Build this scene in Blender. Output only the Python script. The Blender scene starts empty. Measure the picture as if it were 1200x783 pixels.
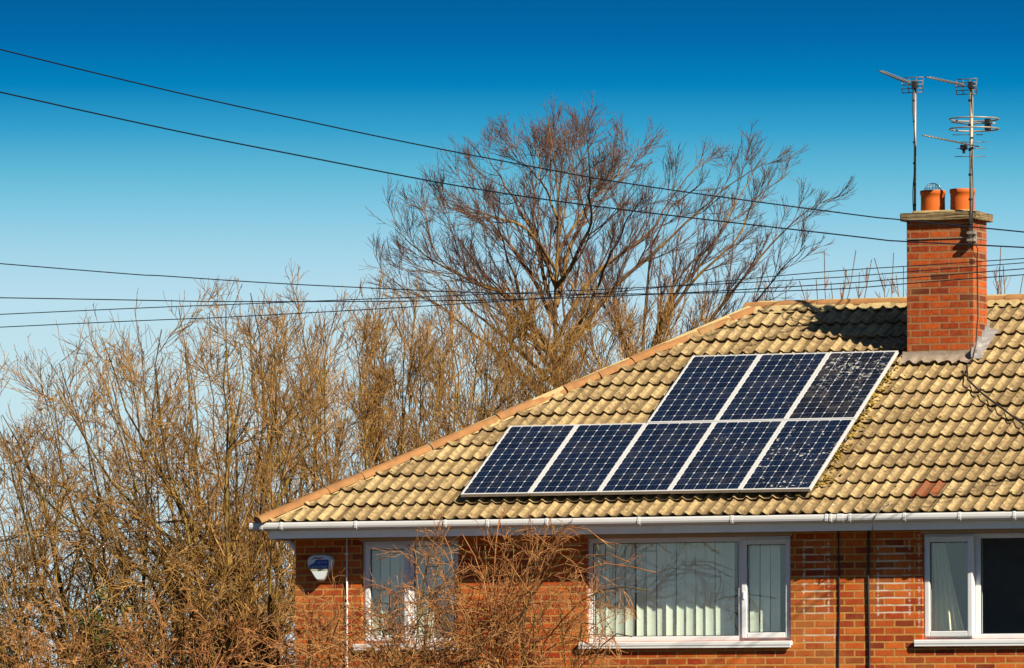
import bpy, bmesh, math, random
import numpy as np
from mathutils import Vector, Matrix
R_ = math.radians
rng = np.random.default_rng(11); random.seed(5)
SC = bpy.context.scene
COL = SC.collection
# ------------------------------------------------------------------ camera (solved from the photograph)
TH, EL, FPX = .4082, .0610, 8244.75
CAM = np.array([33.4163, -70.3586, -2.654])
fw = np.array([-math.sin(TH)*math.cos(EL), math.cos(TH)*math.cos(EL), math.sin(EL)])
rt = np.array([math.cos(TH), math.sin(TH), 0.]); upv = np.cross(rt, fw)
cd = bpy.data.cameras.new('camera'); cam = bpy.data.objects.new('camera', cd); COL.objects.link(cam)
cam.matrix_world = Matrix([[rt[i], upv[i], -fw[i], CAM[i]] for i in range(3)]+[[0, 0, 0, 1]])
cd.sensor_width = 36; cd.lens = 36*FPX/1200; cd.clip_start = .5; cd.clip_end = 4000
SC.camera = cam
PITCH = .5363; T = math.tan(PITCH); CP, SP = math.cos(PITCH), math.sin(PITCH)
RP = .150; A = 4.2249; LEN = 13.9; WY = .29; GZ = -4.8
def ray(x, y): return rt*((x-600)/FPX) + upv*(-(y-391.5)/FPX) + fw
def at(x, y, Y):                       # surveyed point of the photo on the plane Y = const
    d = ray(x, y); return CAM + d*((Y-CAM[1])/d[1])
def on_roof(x, y, n=0.):
    d = ray(x, y); N = np.array([0, -SP, CP]); return CAM + d*((n-N@CAM)/(N@d))
def wx(x, y=700, Y=WY): return at(x, y, Y)[0]
def wz(x, y, Y=WY): return at(x, y, Y)[2]
# ------------------------------------------------------------------ object helpers
def link(name, me, m=None, parent=None, smooth=False):
    o = bpy.data.objects.new(name, me); COL.objects.link(o)
    if m:
        for mm in (m if isinstance(m, (list, tuple)) else [m]): me.materials.append(mm)
    if parent: o.parent = parent
    if smooth:
        me.polygons.foreach_set('use_smooth', [True]*len(me.polygons))
    return o
def tag(o, label, cat, group=None):
    o['label'] = label; o['category'] = cat
    if group: o['group'] = group
    return o
def struct(o): o['kind'] = 'structure'; return o
def thing(name, label, cat, loc=(0, 0, 0), group=None):
    o = bpy.data.objects.new(name, None); COL.objects.link(o); o.location = loc; o.empty_display_size = .1
    return tag(o, label, cat, group)
class MB:
    def __init__(s): s.bm = bmesh.new()
    def box(s, a, b, bev=0., M=None):
        a = Vector(a); b = Vector(b)
        vs = [s.bm.verts.new((x, y, z)) for x in (a.x, b.x) for y in (a.y, b.y) for z in (a.z, b.z)]
        fs = [s.bm.faces.new([vs[i] for i in f]) for f in ((0, 1, 3, 2), (4, 6, 7, 5), (0, 4, 5, 1), (2, 3, 7, 6), (0, 2, 6, 4), (1, 5, 7, 3))]
        if bev > 0:
            r = bmesh.ops.bevel(s.bm, geom=list({e for f in fs for e in f.edges}), offset=bev, segments=2, affect='EDGES', profile=.6)
            vs = list({v for f in r['faces'] for v in f.verts} | {v for v in vs if v.is_valid})
        if M is not None: bmesh.ops.transform(s.bm, matrix=M, verts=[v for v in vs if v.is_valid])
        return s
    def tube(s, pts, r, n=8, caps=True):
        pts = [Vector(p) for p in pts]; rs = r if isinstance(r, (list, tuple)) else [r]*len(pts)
        rings = []; prev = None
        for i, p in enumerate(pts):
            t = (pts[min(i+1, len(pts)-1)] - pts[max(i-1, 0)]).normalized()
            if prev is None:
                u = t.orthogonal().normalized()
            else:
                u = (prev - t*prev.dot(t)).normalized()
            prev = u; v = t.cross(u)
            rings.append([s.bm.verts.new(p + (u*math.cos(2*math.pi*k/n) + v*math.sin(2*math.pi*k/n))*rs[i]) for k in range(n)])
        for a, b in zip(rings, rings[1:]):
            for k in range(n):
                f = s.bm.faces.new((a[k], a[(k+1) % n], b[(k+1) % n], b[k])); f.smooth = True
        if caps:
            s.bm.faces.new(rings[0][::-1]); s.bm.faces.new(rings[-1])
        return s
    def sweep(s, prof, path_dir, p0, p1, closed=True, caps=True):   # profile of 3-D offsets swept straight
        p0 = Vector(p0); p1 = Vector(p1)
        a = [s.bm.verts.new(p0+Vector(q)) for q in prof]; b = [s.bm.verts.new(p1+Vector(q)) for q in prof]
        n = len(prof)
        for k in range(n if closed else n-1):
            s.bm.faces.new((a[k], a[(k+1) % n], b[(k+1) % n], b[k]))
        if caps and closed: s.bm.faces.new(a[::-1]); s.bm.faces.new(b)
        return s
    def lathe(s, c, prof, n=32):
        rings = [[s.bm.verts.new((c[0]+r*math.cos(2*math.pi*k/n), c[1]+r*math.sin(2*math.pi*k/n), c[2]+z)) for k in range(n)] for r, z in prof]
        for a, b in zip(rings, rings[1:]):
            for k in range(n):
                f = s.bm.faces.new((a[k], a[(k+1) % n], b[(k+1) % n], b[k])); f.smooth = True
        return s
    def prism(s, pts, off):                # polygon (3-D) extruded along off
        off = Vector(off); a = [s.bm.verts.new(p) for p in pts]; b = [s.bm.verts.new(Vector(p)+off) for p in pts]; n = len(pts)
        s.bm.faces.new(a[::-1]); s.bm.faces.new(b)
        for k in range(n): s.bm.faces.new((a[k], a[(k+1) % n], b[(k+1) % n], b[k]))
        return s
    def face(s, pts, smooth=False):
        f = s.bm.faces.new([s.bm.verts.new(p) for p in pts]); f.smooth = smooth; return s
    def grid(s, rows, smooth=True):
        g = [[s.bm.verts.new(p) for p in r] for r in rows]
        for a, b in zip(g, g[1:]):
            for k in range(len(a)-1):
                f = s.bm.faces.new((a[k], a[k+1], b[k+1], b[k])); f.smooth = smooth
        return s
    def build(s, name, m, parent=None, fix=True):
        if fix: bmesh.ops.recalc_face_normals(s.bm, faces=s.bm.faces[:])
        me = bpy.data.meshes.new(name); s.bm.to_mesh(me); s.bm.free()
        return link(name, me, m, parent)
def npmesh(name, V, Q, m, parent=None, smooth=True):
    me = bpy.data.meshes.new(name); n = len(Q); k = Q.shape[1]
    me.vertices.add(len(V)); me.vertices.foreach_set('co', np.ascontiguousarray(V, np.float32).ravel())
    me.loops.add(n*k); me.loops.foreach_set('vertex_index', np.ascontiguousarray(Q, np.int32).ravel())
    me.polygons.add(n); me.polygons.foreach_set('loop_start', np.arange(0, n*k, k, dtype=np.int32))
    if smooth: me.polygons.foreach_set('use_smooth', np.ones(n, bool))
    me.update(calc_edges=True)
    return link(name, me, m, parent)
# ------------------------------------------------------------------ materials
class NT:
    def __init__(s, name):
        s.m = bpy.data.materials.new(name); s.m.use_nodes = True; s.t = s.m.node_tree; s.t.nodes.clear()
        s.out = s.n('ShaderNodeOutputMaterial')
    def n(s, typ, **kw):
        nd = s.t.nodes.new(typ)
        for k, v in kw.items():
            if k.startswith('_'): setattr(nd, k[1:], v)
            else:
                key = k.replace('__', ' ')
                s.set(nd.inputs[int(key[1:])] if key[0] == 'i' and key[1:].isdigit() else nd.inputs[key], v)
        return nd
    def set(s, sock, v):
        if isinstance(v, bpy.types.NodeSocket): s.t.links.new(v, sock)
        elif hasattr(v, 'outputs'): s.t.links.new(v.outputs[0], sock)
        else:
            if isinstance(v, (tuple, list)) and len(v) == 3 and sock.type == 'RGBA': v = (*v, 1)
            sock.default_value = v
    def math(s, op, a, b=0., c=None, clamp=False):
        nd = s.n('ShaderNodeMath', _operation=op, _use_clamp=clamp); s.set(nd.inputs[0], a); s.set(nd.inputs[1], b)
        if c is not None: s.set(nd.inputs[2], c)
        return nd.outputs[0]
    def mix(s, f, a, b, mode='MIX'):
        nd = s.n('ShaderNodeMix', _data_type='RGBA', _blend_type=mode)
        s.set(nd.inputs[0], f); s.set(nd.inputs[6], a); s.set(nd.inputs[7], b); return nd.outputs[2]
    def ramp(s, f, stops, interp='LINEAR'):
        nd = s.n('ShaderNodeValToRGB'); s.set(nd.inputs[0], f); cr = nd.color_ramp; cr.interpolation = interp
        while len(cr.elements) < len(stops): cr.elements.new(.5)
        for e, (p, c) in zip(cr.elements, stops):
            e.position = p; e.color = (*c, 1) if len(c) == 3 else c
        return nd.outputs[0]
    def noise(s, vec, scale, detail=4., rough=.55, dist=0.):
        return s.n('ShaderNodeTexNoise', Vector=vec, Scale=scale, Detail=detail, Roughness=rough, Distortion=dist).outputs[0]
    def smooth(s, x, a, b):
        nd = s.n('ShaderNodeMapRange', _interpolation_type='SMOOTHSTEP', _clamp=True); s.set(nd.inputs[0], x)
        nd.inputs[1].default_value = a; nd.inputs[2].default_value = b; return nd.outputs[0]
    def obj(s): return s.n('ShaderNodeTexCoord').outputs['Object']
    def xyz(s, v):
        nd = s.n('ShaderNodeSeparateXYZ'); s.set(nd.inputs[0], v); return nd.outputs
    def comb(s, x, y, z=0.):
        nd = s.n('ShaderNodeCombineXYZ'); s.set(nd.inputs[0], x); s.set(nd.inputs[1], y); s.set(nd.inputs[2], z); return nd.outputs[0]
    def bump(s, h, strength=.5, dist=.01, normal=None):
        nd = s.n('ShaderNodeBump', Strength=strength, Distance=dist); s.set(nd.inputs['Height'], h)
        if normal is not None: s.set(nd.inputs['Normal'], normal)
        return nd.outputs[0]
    def pbr(s, color, rough=.7, metal=0., normal=None, spec=.5, **kw):
        b = s.n('ShaderNodeBsdfPrincipled'); s.set(b.inputs['Base Color'], color); s.set(b.inputs['Roughness'], rough)
        s.set(b.inputs['Metallic'], metal); s.set(b.inputs['Specular IOR Level'], spec)
        if normal is not None: s.set(b.inputs['Normal'], normal)
        for k, v in kw.items(): s.set(b.inputs[k.replace('__', ' ')], v)
        s.t.links.new(b.outputs[0], s.out.inputs[0]); return s.m
def worn(name, col, rough=.5, metal=0., var=.25, scale=9., spec=.5, bump=.1, dirt=None, dirt_amt=.35):
    t = NT(name); o = t.obj(); f = t.noise(o, scale, 5)
    c = t.mix(f, tuple(x*(1-var) for x in col), tuple(min(1, x*(1+var)) for x in col))
    if dirt:
        d = t.smooth(t.noise(o, scale*.6, 7, .7), .52, .72)
        c = t.mix(t.math('MULTIPLY', d, dirt_amt), c, dirt)
    return t.pbr(c, t.math('ADD', t.math('MULTIPLY', t.noise(o, scale*3), .2), rough-.1), metal, t.bump(t.noise(o, scale*12), bump, .004), spec)

def brick_mat(name, c1, c2, cdark, cmort, x0, z0, stains=(), crumble=.25, dark_amt=.5, mottle=.9):
    t = NT(name); o = t.obj(); s = t.xyz(o)
    g = t.n('ShaderNodeNewGeometry'); nx = t.xyz(g.outputs['Normal'])[0]
    side = t.math('GREATER_THAN', t.math('ABSOLUTE', nx), .5)
    u = t.math('ADD', t.math('MULTIPLY', s[0], t.math('SUBTRACT', 1., side)), t.math('MULTIPLY', t.math('ADD', s[1], .03), side))
    wob = t.noise(o, 14., 3)
    u = t.math('ADD', t.math('SUBTRACT', u, x0), t.math('MULTIPLY', t.math('SUBTRACT', wob, .5), .006))
    w = t.math('ADD', t.math('SUBTRACT', s[2], z0), t.math('MULTIPLY', t.math('SUBTRACT', t.noise(o, 9., 3), .5), .010))
    def brick(bias, a, b, ms=.011):
        nd = t.n('ShaderNodeTexBrick', Vector=t.comb(u, w, 0.), Color1=a, Color2=b, Mortar=(0, 0, 0), Scale=1., Bias=bias,
                 _offset=.5, _squash=1.)
        nd.inputs['Mortar Size'].default_value = ms; nd.inputs['Mortar Smooth'].default_value = .25
        nd.inputs['Brick Width'].default_value = .228; nd.inputs['Row Height'].default_value = .0785
        return nd
    b = brick(0., (0, 0, 0), (1, 1, 1)); rnd = b.outputs[0]; mort = b.outputs[1]
    f1 = t.noise(o, 18., 6, .6); f2 = t.noise(o, 55., 5, .7); f3 = t.noise(o, 1.7, 3)
    base = t.mix(t.math('ADD', t.math('MULTIPLY', rnd, .95), t.math('MULTIPLY', t.math('SUBTRACT', f1, .5), mottle), clamp=True), c1, c2)
    dk = t.math('MULTIPLY', t.smooth(t.math('FRACT', t.math('MULTIPLY', rnd, 7.31)), .78, .9), dark_amt)
    base = t.mix(dk, base, cdark)
    base = t.mix(t.math('MULTIPLY', t.smooth(f2, .56, .75), .55), base, cdark)
    base = t.mix(t.math('MULTIPLY', t.smooth(f3, .45, .7), .25), base, cmort)
    mcol = t.mix(t.noise(o, 30., 4), tuple(x*.55 for x in cmort), cmort)
    hole = t.math('MULTIPLY', t.smooth(t.noise(o, 11., 5, .6), .55, .7), crumble)
    mm = t.math('MULTIPLY', mort, t.math('SUBTRACT', 1., hole))
    col = t.mix(mm, base, mcol)
    for (xa, xb, za, zb, amt) in stains:    # lime bleed on the joints, in patches
        ix = t.math('MULTIPLY', t.smooth(s[0], xa-.012, xa+.012), t.math('SUBTRACT', 1., t.smooth(s[0], xb-.012, xb+.012)))
        iz = t.math('MULTIPLY', t.smooth(s[2], za-.03, za+.03), t.math('SUBTRACT', 1., t.smooth(s[2], zb-.03, zb+.03)))
        jt = t.math('ABSOLUTE', t.math('SUBTRACT', t.math('FRACT', t.math('ADD', t.math('DIVIDE', w, .0785), .5)), .5))
        hj = t.math('SUBTRACT', 1., t.smooth(jt, .07, .16))
        nz = t.noise(t.comb(t.math('MULTIPLY', s[0], 3.), s[1], t.math('MULTIPLY', s[2], 12.)), 2.6, 5, .7)
        vl = t.math('ADD', t.math('LESS_THAN', t.math('ABSOLUTE', t.math('SUBTRACT', s[0], xa+.02)), .010), t.math('LESS_THAN', t.math('ABSOLUTE', t.math('SUBTRACT', s[0], xb-.02)), .010), clamp=True)
        ring = t.math('MULTIPLY', t.math('MULTIPLY', ix, iz), t.smooth(nz, .36, .56))
        col = t.mix(t.math('MULTIPLY', t.math('MULTIPLY', t.math('MAXIMUM', hj, t.math('MULTIPLY', vl, t.smooth(nz, .45, .6))), ring), amt), col, (.80, .76, .68))
    h = t.math('ADD', t.math('MULTIPLY', t.math('SUBTRACT', 1., mort), 1.), t.math('MULTIPLY', f2, .35))
    return t.pbr(col, .9, 0., t.bump(h, .9, .006), .25)

def tile_mat():
    t = NT('concrete_tile'); o = t.obj(); tone = t.n('ShaderNodeAttribute', _attribute_name='tone').outputs['Fac']
    red = t.math('GREATER_THAN', tone, 1.5)
    n1 = t.noise(o, 2.2, 5, .6); n2 = t.noise(o, 16., 6, .65); n3 = t.noise(o, 70., 4, .7)
    k = t.math('ADD', t.math('MULTIPLY', tone, .26), t.math('ADD', t.math('MULTIPLY', t.math('SUBTRACT', n2, .5), 1.7), t.math('MULTIPLY', n1, .4)), clamp=True)
    c = t.ramp(k, [(0.05, (.14, .092, .043)), (.3, (.27, .188, .090)), (.6, (.43, .315, .148)), (1, (.58, .46, .25))])
    c = t.mix(t.math('MULTIPLY', t.smooth(n3, .58, .72), .55), c, (.13, .075, .025))
    pan = t.math('ADD', .5, t.math('MULTIPLY', t.math('COSINE', t.math('MULTIPLY', t.math('SUBTRACT', t.xyz(o)[0], .02), 2*math.pi/RP)), .5))
    c = t.mix(t.math('MULTIPLY', t.smooth(t.math('ADD', pan, t.math('MULTIPLY', t.math('SUBTRACT', n2, .5), .9)), .45, .95), .62), c, (.20, .125, .055))   # silt lying in the pans
    mossn = t.noise(o, 6., 6, .7)
    c = t.mix(t.math('MULTIPLY', t.smooth(mossn, .58, .68), .55), c, (.23, .155, .035))
    vor = t.n('ShaderNodeTexVoronoi', Vector=o, Scale=5.5); vor.inputs['Randomness'].default_value = 1.
    spot = t.math('MULTIPLY', t.math('LESS_THAN', t.math('ADD', vor.outputs['Distance'], t.math('MULTIPLY', n2, .12)), .135), t.math('GREATER_THAN', t.xyz(vor.outputs['Color'])[0], .62))
    c = t.mix(t.math('MULTIPLY', spot, .75), c, (.60, .56, .45))
    vor2 = t.n('ShaderNodeTexVoronoi', Vector=o, Scale=13.)
    spot2 = t.math('MULTIPLY', t.math('LESS_THAN', vor2.outputs['Distance'], .14), t.math('GREATER_THAN', t.xyz(vor2.outputs['Color'])[1], .7))
    c = t.mix(t.math('MULTIPLY', spot2, .8), c, (.07, .04, .015))
    rc = t.mix(t.smooth(n2, .35, .65), (.075, .020, .010), (.27, .062, .020))
    c = t.mix(t.math('MULTIPLY', red, t.math('ADD', .78, t.math('MULTIPLY', t.smooth(n2, .4, .6), .22))), c, rc)
    return t.pbr(c, .92, 0., t.bump(t.math('ADD', n3, n2), .55, .006), .2)

def bark_mat(name, cols, lichen=0., lich_col=(.30, .20, .03)):
    t = NT(name); o = t.obj()
    f = t.noise(o, 5., 4, .7); g = t.noise(t.n('ShaderNodeMapping', Vector=o, Scale=(1, 1, .3)).outputs[0], 24., 4)
    c = t.ramp(t.math('ADD', t.math('MULTIPLY', f, .8), t.math('MULTIPLY', g, .25)), [(.25, cols[0]), (.5, cols[1]), (.75, cols[2])])
    if lichen:
        c = t.mix(t.math('MULTIPLY', t.smooth(t.noise(o, 2.3, 5, .65), .47, .58), lichen), c, lich_col)
    return t.pbr(c, .85, 0., t.bump(g, .5, .01), .2)

def cells_mat(name, seed, drop=0., dust=.1, haze=(.004, .010, .032)):
    # object space of the panel: x along the eave 0..W, y up the slope 0..H
    W, H = .766, 1.545; cx, cy = W/6, H/12
    t = NT(name); o = t.obj(); s = t.xyz(o)
    fx = t.math('ABSOLUTE', t.math('SUBTRACT', t.math('FRACT', t.math('DIVIDE', s[0], cx)), .5))
    fy = t.math('ABSOLUTE', t.math('SUBTRACT', t.math('FRACT', t.math('DIVIDE', s[1], cy)), .5))
    edge = t.math('GREATER_THAN', t.math('MAXIMUM', fx, t.math('MULTIPLY', fy, 1.0)), .478)
    edgeh = t.math('GREATER_THAN', fy, .484)
    corner = t.math('GREATER_THAN', t.math('ADD', fx, fy), .885)
    edgev = t.math('GREATER_THAN', fx, .480)
    bus = t.math('LESS_THAN', t.math('ABSOLUTE', t.math('SUBTRACT', fx, .19)), .010)
    ix = t.math('FLOOR', t.math('DIVIDE', s[0], cx)); iy = t.math('FLOOR', t.math('DIVIDE', s[1], cy))
    wn = t.n('ShaderNodeTexWhiteNoise', Vector=t.comb(ix, iy, float(seed))).outputs[0]
    c = t.mix(wn, tuple(x*.7 for x in haze), tuple(x*1.35 for x in haze))
    c = t.mix(t.math('MULTIPLY', bus, .22), c, (.22, .25, .32))
    c = t.mix(t.math('MULTIPLY', edgeh, .45), c, (.30, .34, .42))
    c = t.mix(t.math('MULTIPLY', edgev, .65), c, (.42, .44, .48))
    c = t.mix(t.math('MULTIPLY', corner, .95), c, (.62, .62, .62))
    off = t.n('ShaderNodeVectorMath', _operation='ADD'); t.set(off.inputs[0], o); off.inputs[1].default_value = (seed*3.7, seed*1.9, 0)
    ov = off.outputs[0]
    d = t.smooth(t.noise(ov, 3.2, 6, .7), .45, .75)
    c = t.mix(t.math('MULTIPLY', d, dust), c, (.16, .13, .10))
    if drop:
        grad = t.smooth(t.math('ADD', s[1], t.math('MULTIPLY', s[0], .6)), .45, 1.7) if drop > .5 else 1.
        n = t.noise(ov, 17., 5, .6, .6)
        th = .66 - .11*drop
        m = t.math('MULTIPLY', t.smooth(n, th, th+.04), t.smooth(t.noise(ov, 2.6, 2), .47, .56))
        m = t.math('MULTIPLY', m, grad)
        vor = t.n('ShaderNodeTexVoronoi', Vector=ov, Scale=11.)
        m2 = t.math('MULTIPLY', t.math('LESS_THAN', t.math('ADD', vor.outputs['Distance'], t.math('MULTIPLY', n, .1)), .17), t.math('GREATER_THAN', t.xyz(vor.outputs['Color'])[0], 1-.35*drop))
        m = t.math('MAXIMUM', m, t.math('MULTIPLY', m2, grad))
        c = t.mix(t.math('MULTIPLY', m, .85), c, (.50, .47, .42))
    return t.pbr(c, .16, 0., None, .35, Coat__Weight=0.)

def glass_mat(name, tint=(.95, .97, .955), refl=1.0):
    t = NT(name)
    gg = t.n('ShaderNodeNewGeometry'); dp_ = t.n('ShaderNodeVectorMath', _operation='DOT_PRODUCT'); t.set(dp_.inputs[0], gg.outputs['Normal']); t.set(dp_.inputs[1], gg.outputs['Incoming'])
    fr = t.math('ADD', .045, t.math('MULTIPLY', .955, t.math('POWER', t.math('SUBTRACT', 1., t.math('ABSOLUTE', dp_.outputs['Value'])), 5.)))
    tr = t.n('ShaderNodeBsdfTransparent', Color=(*tint, 1)); gl = t.n('ShaderNodeBsdfGlossy', Color=(1, 1, 1, 1), Roughness=.008)
    o = t.obj()
    t.set(gl.inputs['Normal'], t.bump(t.noise(o, 1.6, 1), .03, .02))
    mx = t.n('ShaderNodeMixShader'); t.set(mx.inputs[0], t.math('MULTIPLY', fr, 1.15*refl, clamp=True)); t.set(mx.inputs[1], tr.outputs[0]); t.set(mx.inputs[2], gl.outputs[0])
    t.t.links.new(mx.outputs[0], t.out.inputs[0]); return t.m

M = {}
M['upvc'] = worn('white_plastic', (.80, .80, .79), .35, 0, .04, 4, .5, .03, (.35, .32, .26), .18)
M['gutter'] = worn('gutter_plastic', (.60, .59, .575), .4, 0, .05, 3, .5, .03, (.42, .36, .28), .22)
M['fascia'] = worn('fascia_board', (.90, .91, .92), .22, 0, .04, 3, 1., .03, (.36, .33, .28), .25)
M['lintel'] = worn('lintel_trim', (.42, .30, .20), .7, 0, .15, 4)
M['tile'] = tile_mat()
M['ridge'] = worn('ridge_terracotta', (.33, .155, .058), .9, 0, .50, 7, .2, .7, (.30, .22, .10), .85)
M['mortar'] = worn('mortar', (.46, .34, .16), .95, 0, .35, 10, .1, .6, (.16, .11, .06), .6)
M['lead'] = worn('lead_flashing', (.25, .23, .22), .6, .1, .35, 9, .4, .3, (.50, .46, .42), .7)
M['white_lead'] = worn('limed_lead', (.27, .21, .155), .8, 0, .5, 14, .3, .4, (.10, .065, .045), .85)
M['coping'] = worn('coping_concrete', (.22, .155, .080), .95, 0, .6, 14, .1, .9, (.10, .085, .05), .7)
M['pot'] = worn('terracotta_pot', (.52, .105, .010), .7, 0, .16, 7, .3, .2, (.30, .08, .02), .35)
M['wire'] = worn('guard_wire', (.35, .42, .46), .4, .8, .1)
M['pole'] = worn('galvanised_pole', (.33, .28, .22), .5, .3, .35, 12, .5, .2, (.10, .07, .05), .6)
M['alu'] = worn('aluminium_rod', (.17, .14, .11), .5, .4, .25, 12)
M['blackp'] = worn('black_plastic', (.018, .017, .018), .5)
M['cable'] = worn('black_cable', (.020, .017, .018), .6)
M['line'] = worn('overhead_line_sheath', (.006, .009, .015), .9, 0, .2, 9, .1)
M['frame'] = worn('anodised_frame', (.60, .59, .57), .38, .15, .07, 6, .5, .03, (.40, .36, .30), .3)
M['rail'] = worn('mounting_rail', (.30, .30, .30), .5, .5)
M['blind'] = worn('blind_fabric', (.82, .87, .74), .9, 0, .05, 6, .1, .05)
M['curtain'] = worn('curtain_fabric', (.78, .72, .50), .9, 0, .12, 8, .1, .05)
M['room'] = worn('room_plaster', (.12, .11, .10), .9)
M['moss'] = worn('moss', (.30, .20, .035), .95, 0, .6, 30, .1, .9, (.05, .035, .01), .7)
M['soffit'] = worn('soffit_board', (.55, .55, .54), .5)
STA = [(wx(940), wx(973), -1.05, -.26, .62), (wx(1027), wx(1068), -1.10, -.26, .62), (wx(1075.5), wx(1079), -1.2, -.2, .5), (wx(940), wx(980), -1.36, -1.22, .5)]
M['wall'] = brick_mat('house_brick', (.32, .036, .009), (.62, .130, .018), (.12, .018, .009), (.68, .34, .09), .02, -.02, STA, .40, .60)
M['chimney'] = brick_mat('chimney_brick', (.24, .032, .007), (.50, .090, .012), (.06, .016, .009), (.40, .20, .085), 6.405, 1.60, (), .6, .8, 1.9)
M['bark_gold'] = bark_mat('golden_bark', [(.075, .040, .014), (.19, .105, .030), (.36, .215, .070)], .55)
M['bark_lich'] = bark_mat('lichen_bark', [(.028, .019, .010), (.07, .045, .018), (.17, .112, .036)], .55)
M['bark_beech'] = bark_mat('beech_bark', [(.040, .022, .014), (.095, .052, .026), (.20, .118, .058)], .45, (.36, .20, .03))
M['twig_gold'] = bark_mat('golden_twig', [(.07, .032, .012), (.27, .135, .037), (.60, .365, .11)])
M['twig_tan'] = bark_mat('tan_twig', [(.11, .040, .016), (.31, .130, .042), (.54, .31, .125)])
M['twig_beech'] = bark_mat('beech_twig', [(.045, .022, .018), (.125, .060, .038), (.26, .145, .080)])
M['twig_red'] = bark_mat('red_twig', [(.14, .042, .018), (.32, .125, .042), (.48, .26, .095)])
M['leaf_dead'] = worn('dead_leaf', (.27, .12, .03), .8, 0, .5, 3)
M['leaf_green'] = worn('evergreen_leaf', (.10, .12, .02), .5, 0, .6, 3)
M['glass'] = glass_mat('window_glass')
# ------------------------------------------------------------------ world, sun, exposure
SUN = Vector((.722, -.350, .597)).normalized()
w = bpy.data.worlds.new('World'); SC.world = w; w.use_nodes = True; nt = w.node_tree; nt.nodes.clear()
wo = nt.nodes.new('ShaderNodeOutputWorld'); bg = nt.nodes.new('ShaderNodeBackground')
sky = nt.nodes.new('ShaderNodeTexSky'); sky.sky_type = 'NISHITA'; sky.sun_disc = False
sky.sun_elevation = math.asin(SUN.z); sky.sun_rotation = math.atan2(SUN.x, SUN.y); sky.air_density = 1.; sky.dust_density = .4; sky.ozone_density = 2.
tc = nt.nodes.new('ShaderNodeTexCoord'); sp = nt.nodes.new('ShaderNodeSeparateXYZ'); nt.links.new(tc.outputs['Generated'], sp.inputs[0])
def sl(c):  # sRGB 0-255 -> linear
    return tuple(((x/255)/12.92 if x/255 <= .04045 else ((x/255+.055)/1.055)**2.4) for x in c)
EXPO = .80
STR = .05
mr = nt.nodes.new('ShaderNodeMapRange'); nt.links.new(sp.outputs[2], mr.inputs[0]); mr.inputs[1].default_value = 0.; mr.inputs[2].default_value = .12
cr = nt.nodes.new('ShaderNodeValToRGB'); nt.links.new(mr.outputs[0], cr.inputs[0])
def zel(y): return math.sin(EL + math.atan((391.5-y)/FPX))/.12
stops = [(0., (208, 231, 238)), (zel(430), (196, 228, 237)), (zel(350), (185, 222, 237)), (zel(300), (165, 213, 233)), (zel(250), (133, 201, 227)), (zel(200), (96, 184, 215)),
         (zel(150), (50, 159, 204)), (zel(100), (2, 130, 188)), (zel(45), (2, 106, 170)), (zel(0), (2, 96, 158)), (zel(-50), (2, 80, 140)), (1., (2, 70, 128))]
while len(cr.color_ramp.elements) < len(stops): cr.color_ramp.elements.new(.5)
for e, (p, c) in zip(cr.color_ramp.elements, stops):
    e.position = p; e.color = (*[x/(2**EXPO)/1.0 for x in sl(c)], 1)
sc_ = nt.nodes.new('ShaderNodeVectorMath'); sc_.operation = 'SCALE'; nt.links.new(cr.outputs[0], sc_.inputs[0]); sc_.inputs['Scale'].default_value = 1/STR
mr2 = nt.nodes.new('ShaderNodeMapRange'); nt.links.new(sp.outputs[2], mr2.inputs[0]); mr2.inputs[1].default_value = .25; mr2.inputs[2].default_value = .85
mxw = nt.nodes.new('ShaderNodeMix'); mxw.data_type = 'RGBA'
nt.links.new(mr2.outputs[0], mxw.inputs[0]); nt.links.new(sc_.outputs[0], mxw.inputs[6]); tint = nt.nodes.new('ShaderNodeVectorMath'); tint.operation = 'MULTIPLY'; nt.links.new(sky.outputs[0], tint.inputs[0]); tint.inputs[1].default_value = (.62, .72, .85)
nt.links.new(tint.outputs[0], mxw.inputs[7])
nt.links.new(mxw.outputs[2], bg.inputs[0]); bg.inputs[1].default_value = STR; nt.links.new(bg.outputs[0], wo.inputs[0])
ld = bpy.data.lights.new('sun', 'SUN'); ld.energy = 5.0; ld.angle = R_(.5); ld.color = (1., .92, .76)
lo = bpy.data.objects.new('sun', ld); COL.objects.link(lo); lo.rotation_euler = SUN.to_track_quat('Z', 'Y').to_euler(); lo.location = (20, -10, 20)
vs = SC.view_settings; vs.view_transform = 'Standard'; vs.look = 'None'; vs.exposure = EXPO; vs.gamma = 1; vs.use_curve_mapping = False
SC.cycles.max_bounces = 5; SC.cycles.diffuse_bounces = 2; SC.cycles.glossy_bounces = 3; SC.cycles.transparent_max_bounces = 8
SC.cycles.use_denoising = True
# ------------------------------------------------------------------ ground
gt = NT('ground_grass'); go = gt.obj()
gc = gt.ramp(gt.noise(go, .35, 8, .65), [(.3, (.025, .026, .014)), (.55, (.042, .040, .022)), (.75, (.070, .056, .032))])
gm = gt.pbr(gc, .95, 0., gt.bump(gt.noise(go, 6., 6), .6, .05), .1)
g = MB(); g.face([(-900, -900, GZ), (900, -900, GZ), (900, 1500, GZ), (-900, 1500, GZ)]); struct(g.build('ground', gm))
# ------------------------------------------------------------------ the house
house = thing('brick_house', 'orange brick house with tan tiled hipped roof, white windows and chimney', 'house', (6.95, 4.2, GZ))
HM = Matrix.Translation(-Vector(house.location))
def hp(o, parent=house):              # child keeps its world place
    if parent is house: o.matrix_parent_inverse = HM
    return o
def add(mb, name, m, parent=house, fix=True):
    o = mb.build(name, m, None, fix); o.parent = parent
    if parent is house: o.matrix_parent_inverse = HM
    return o
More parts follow.
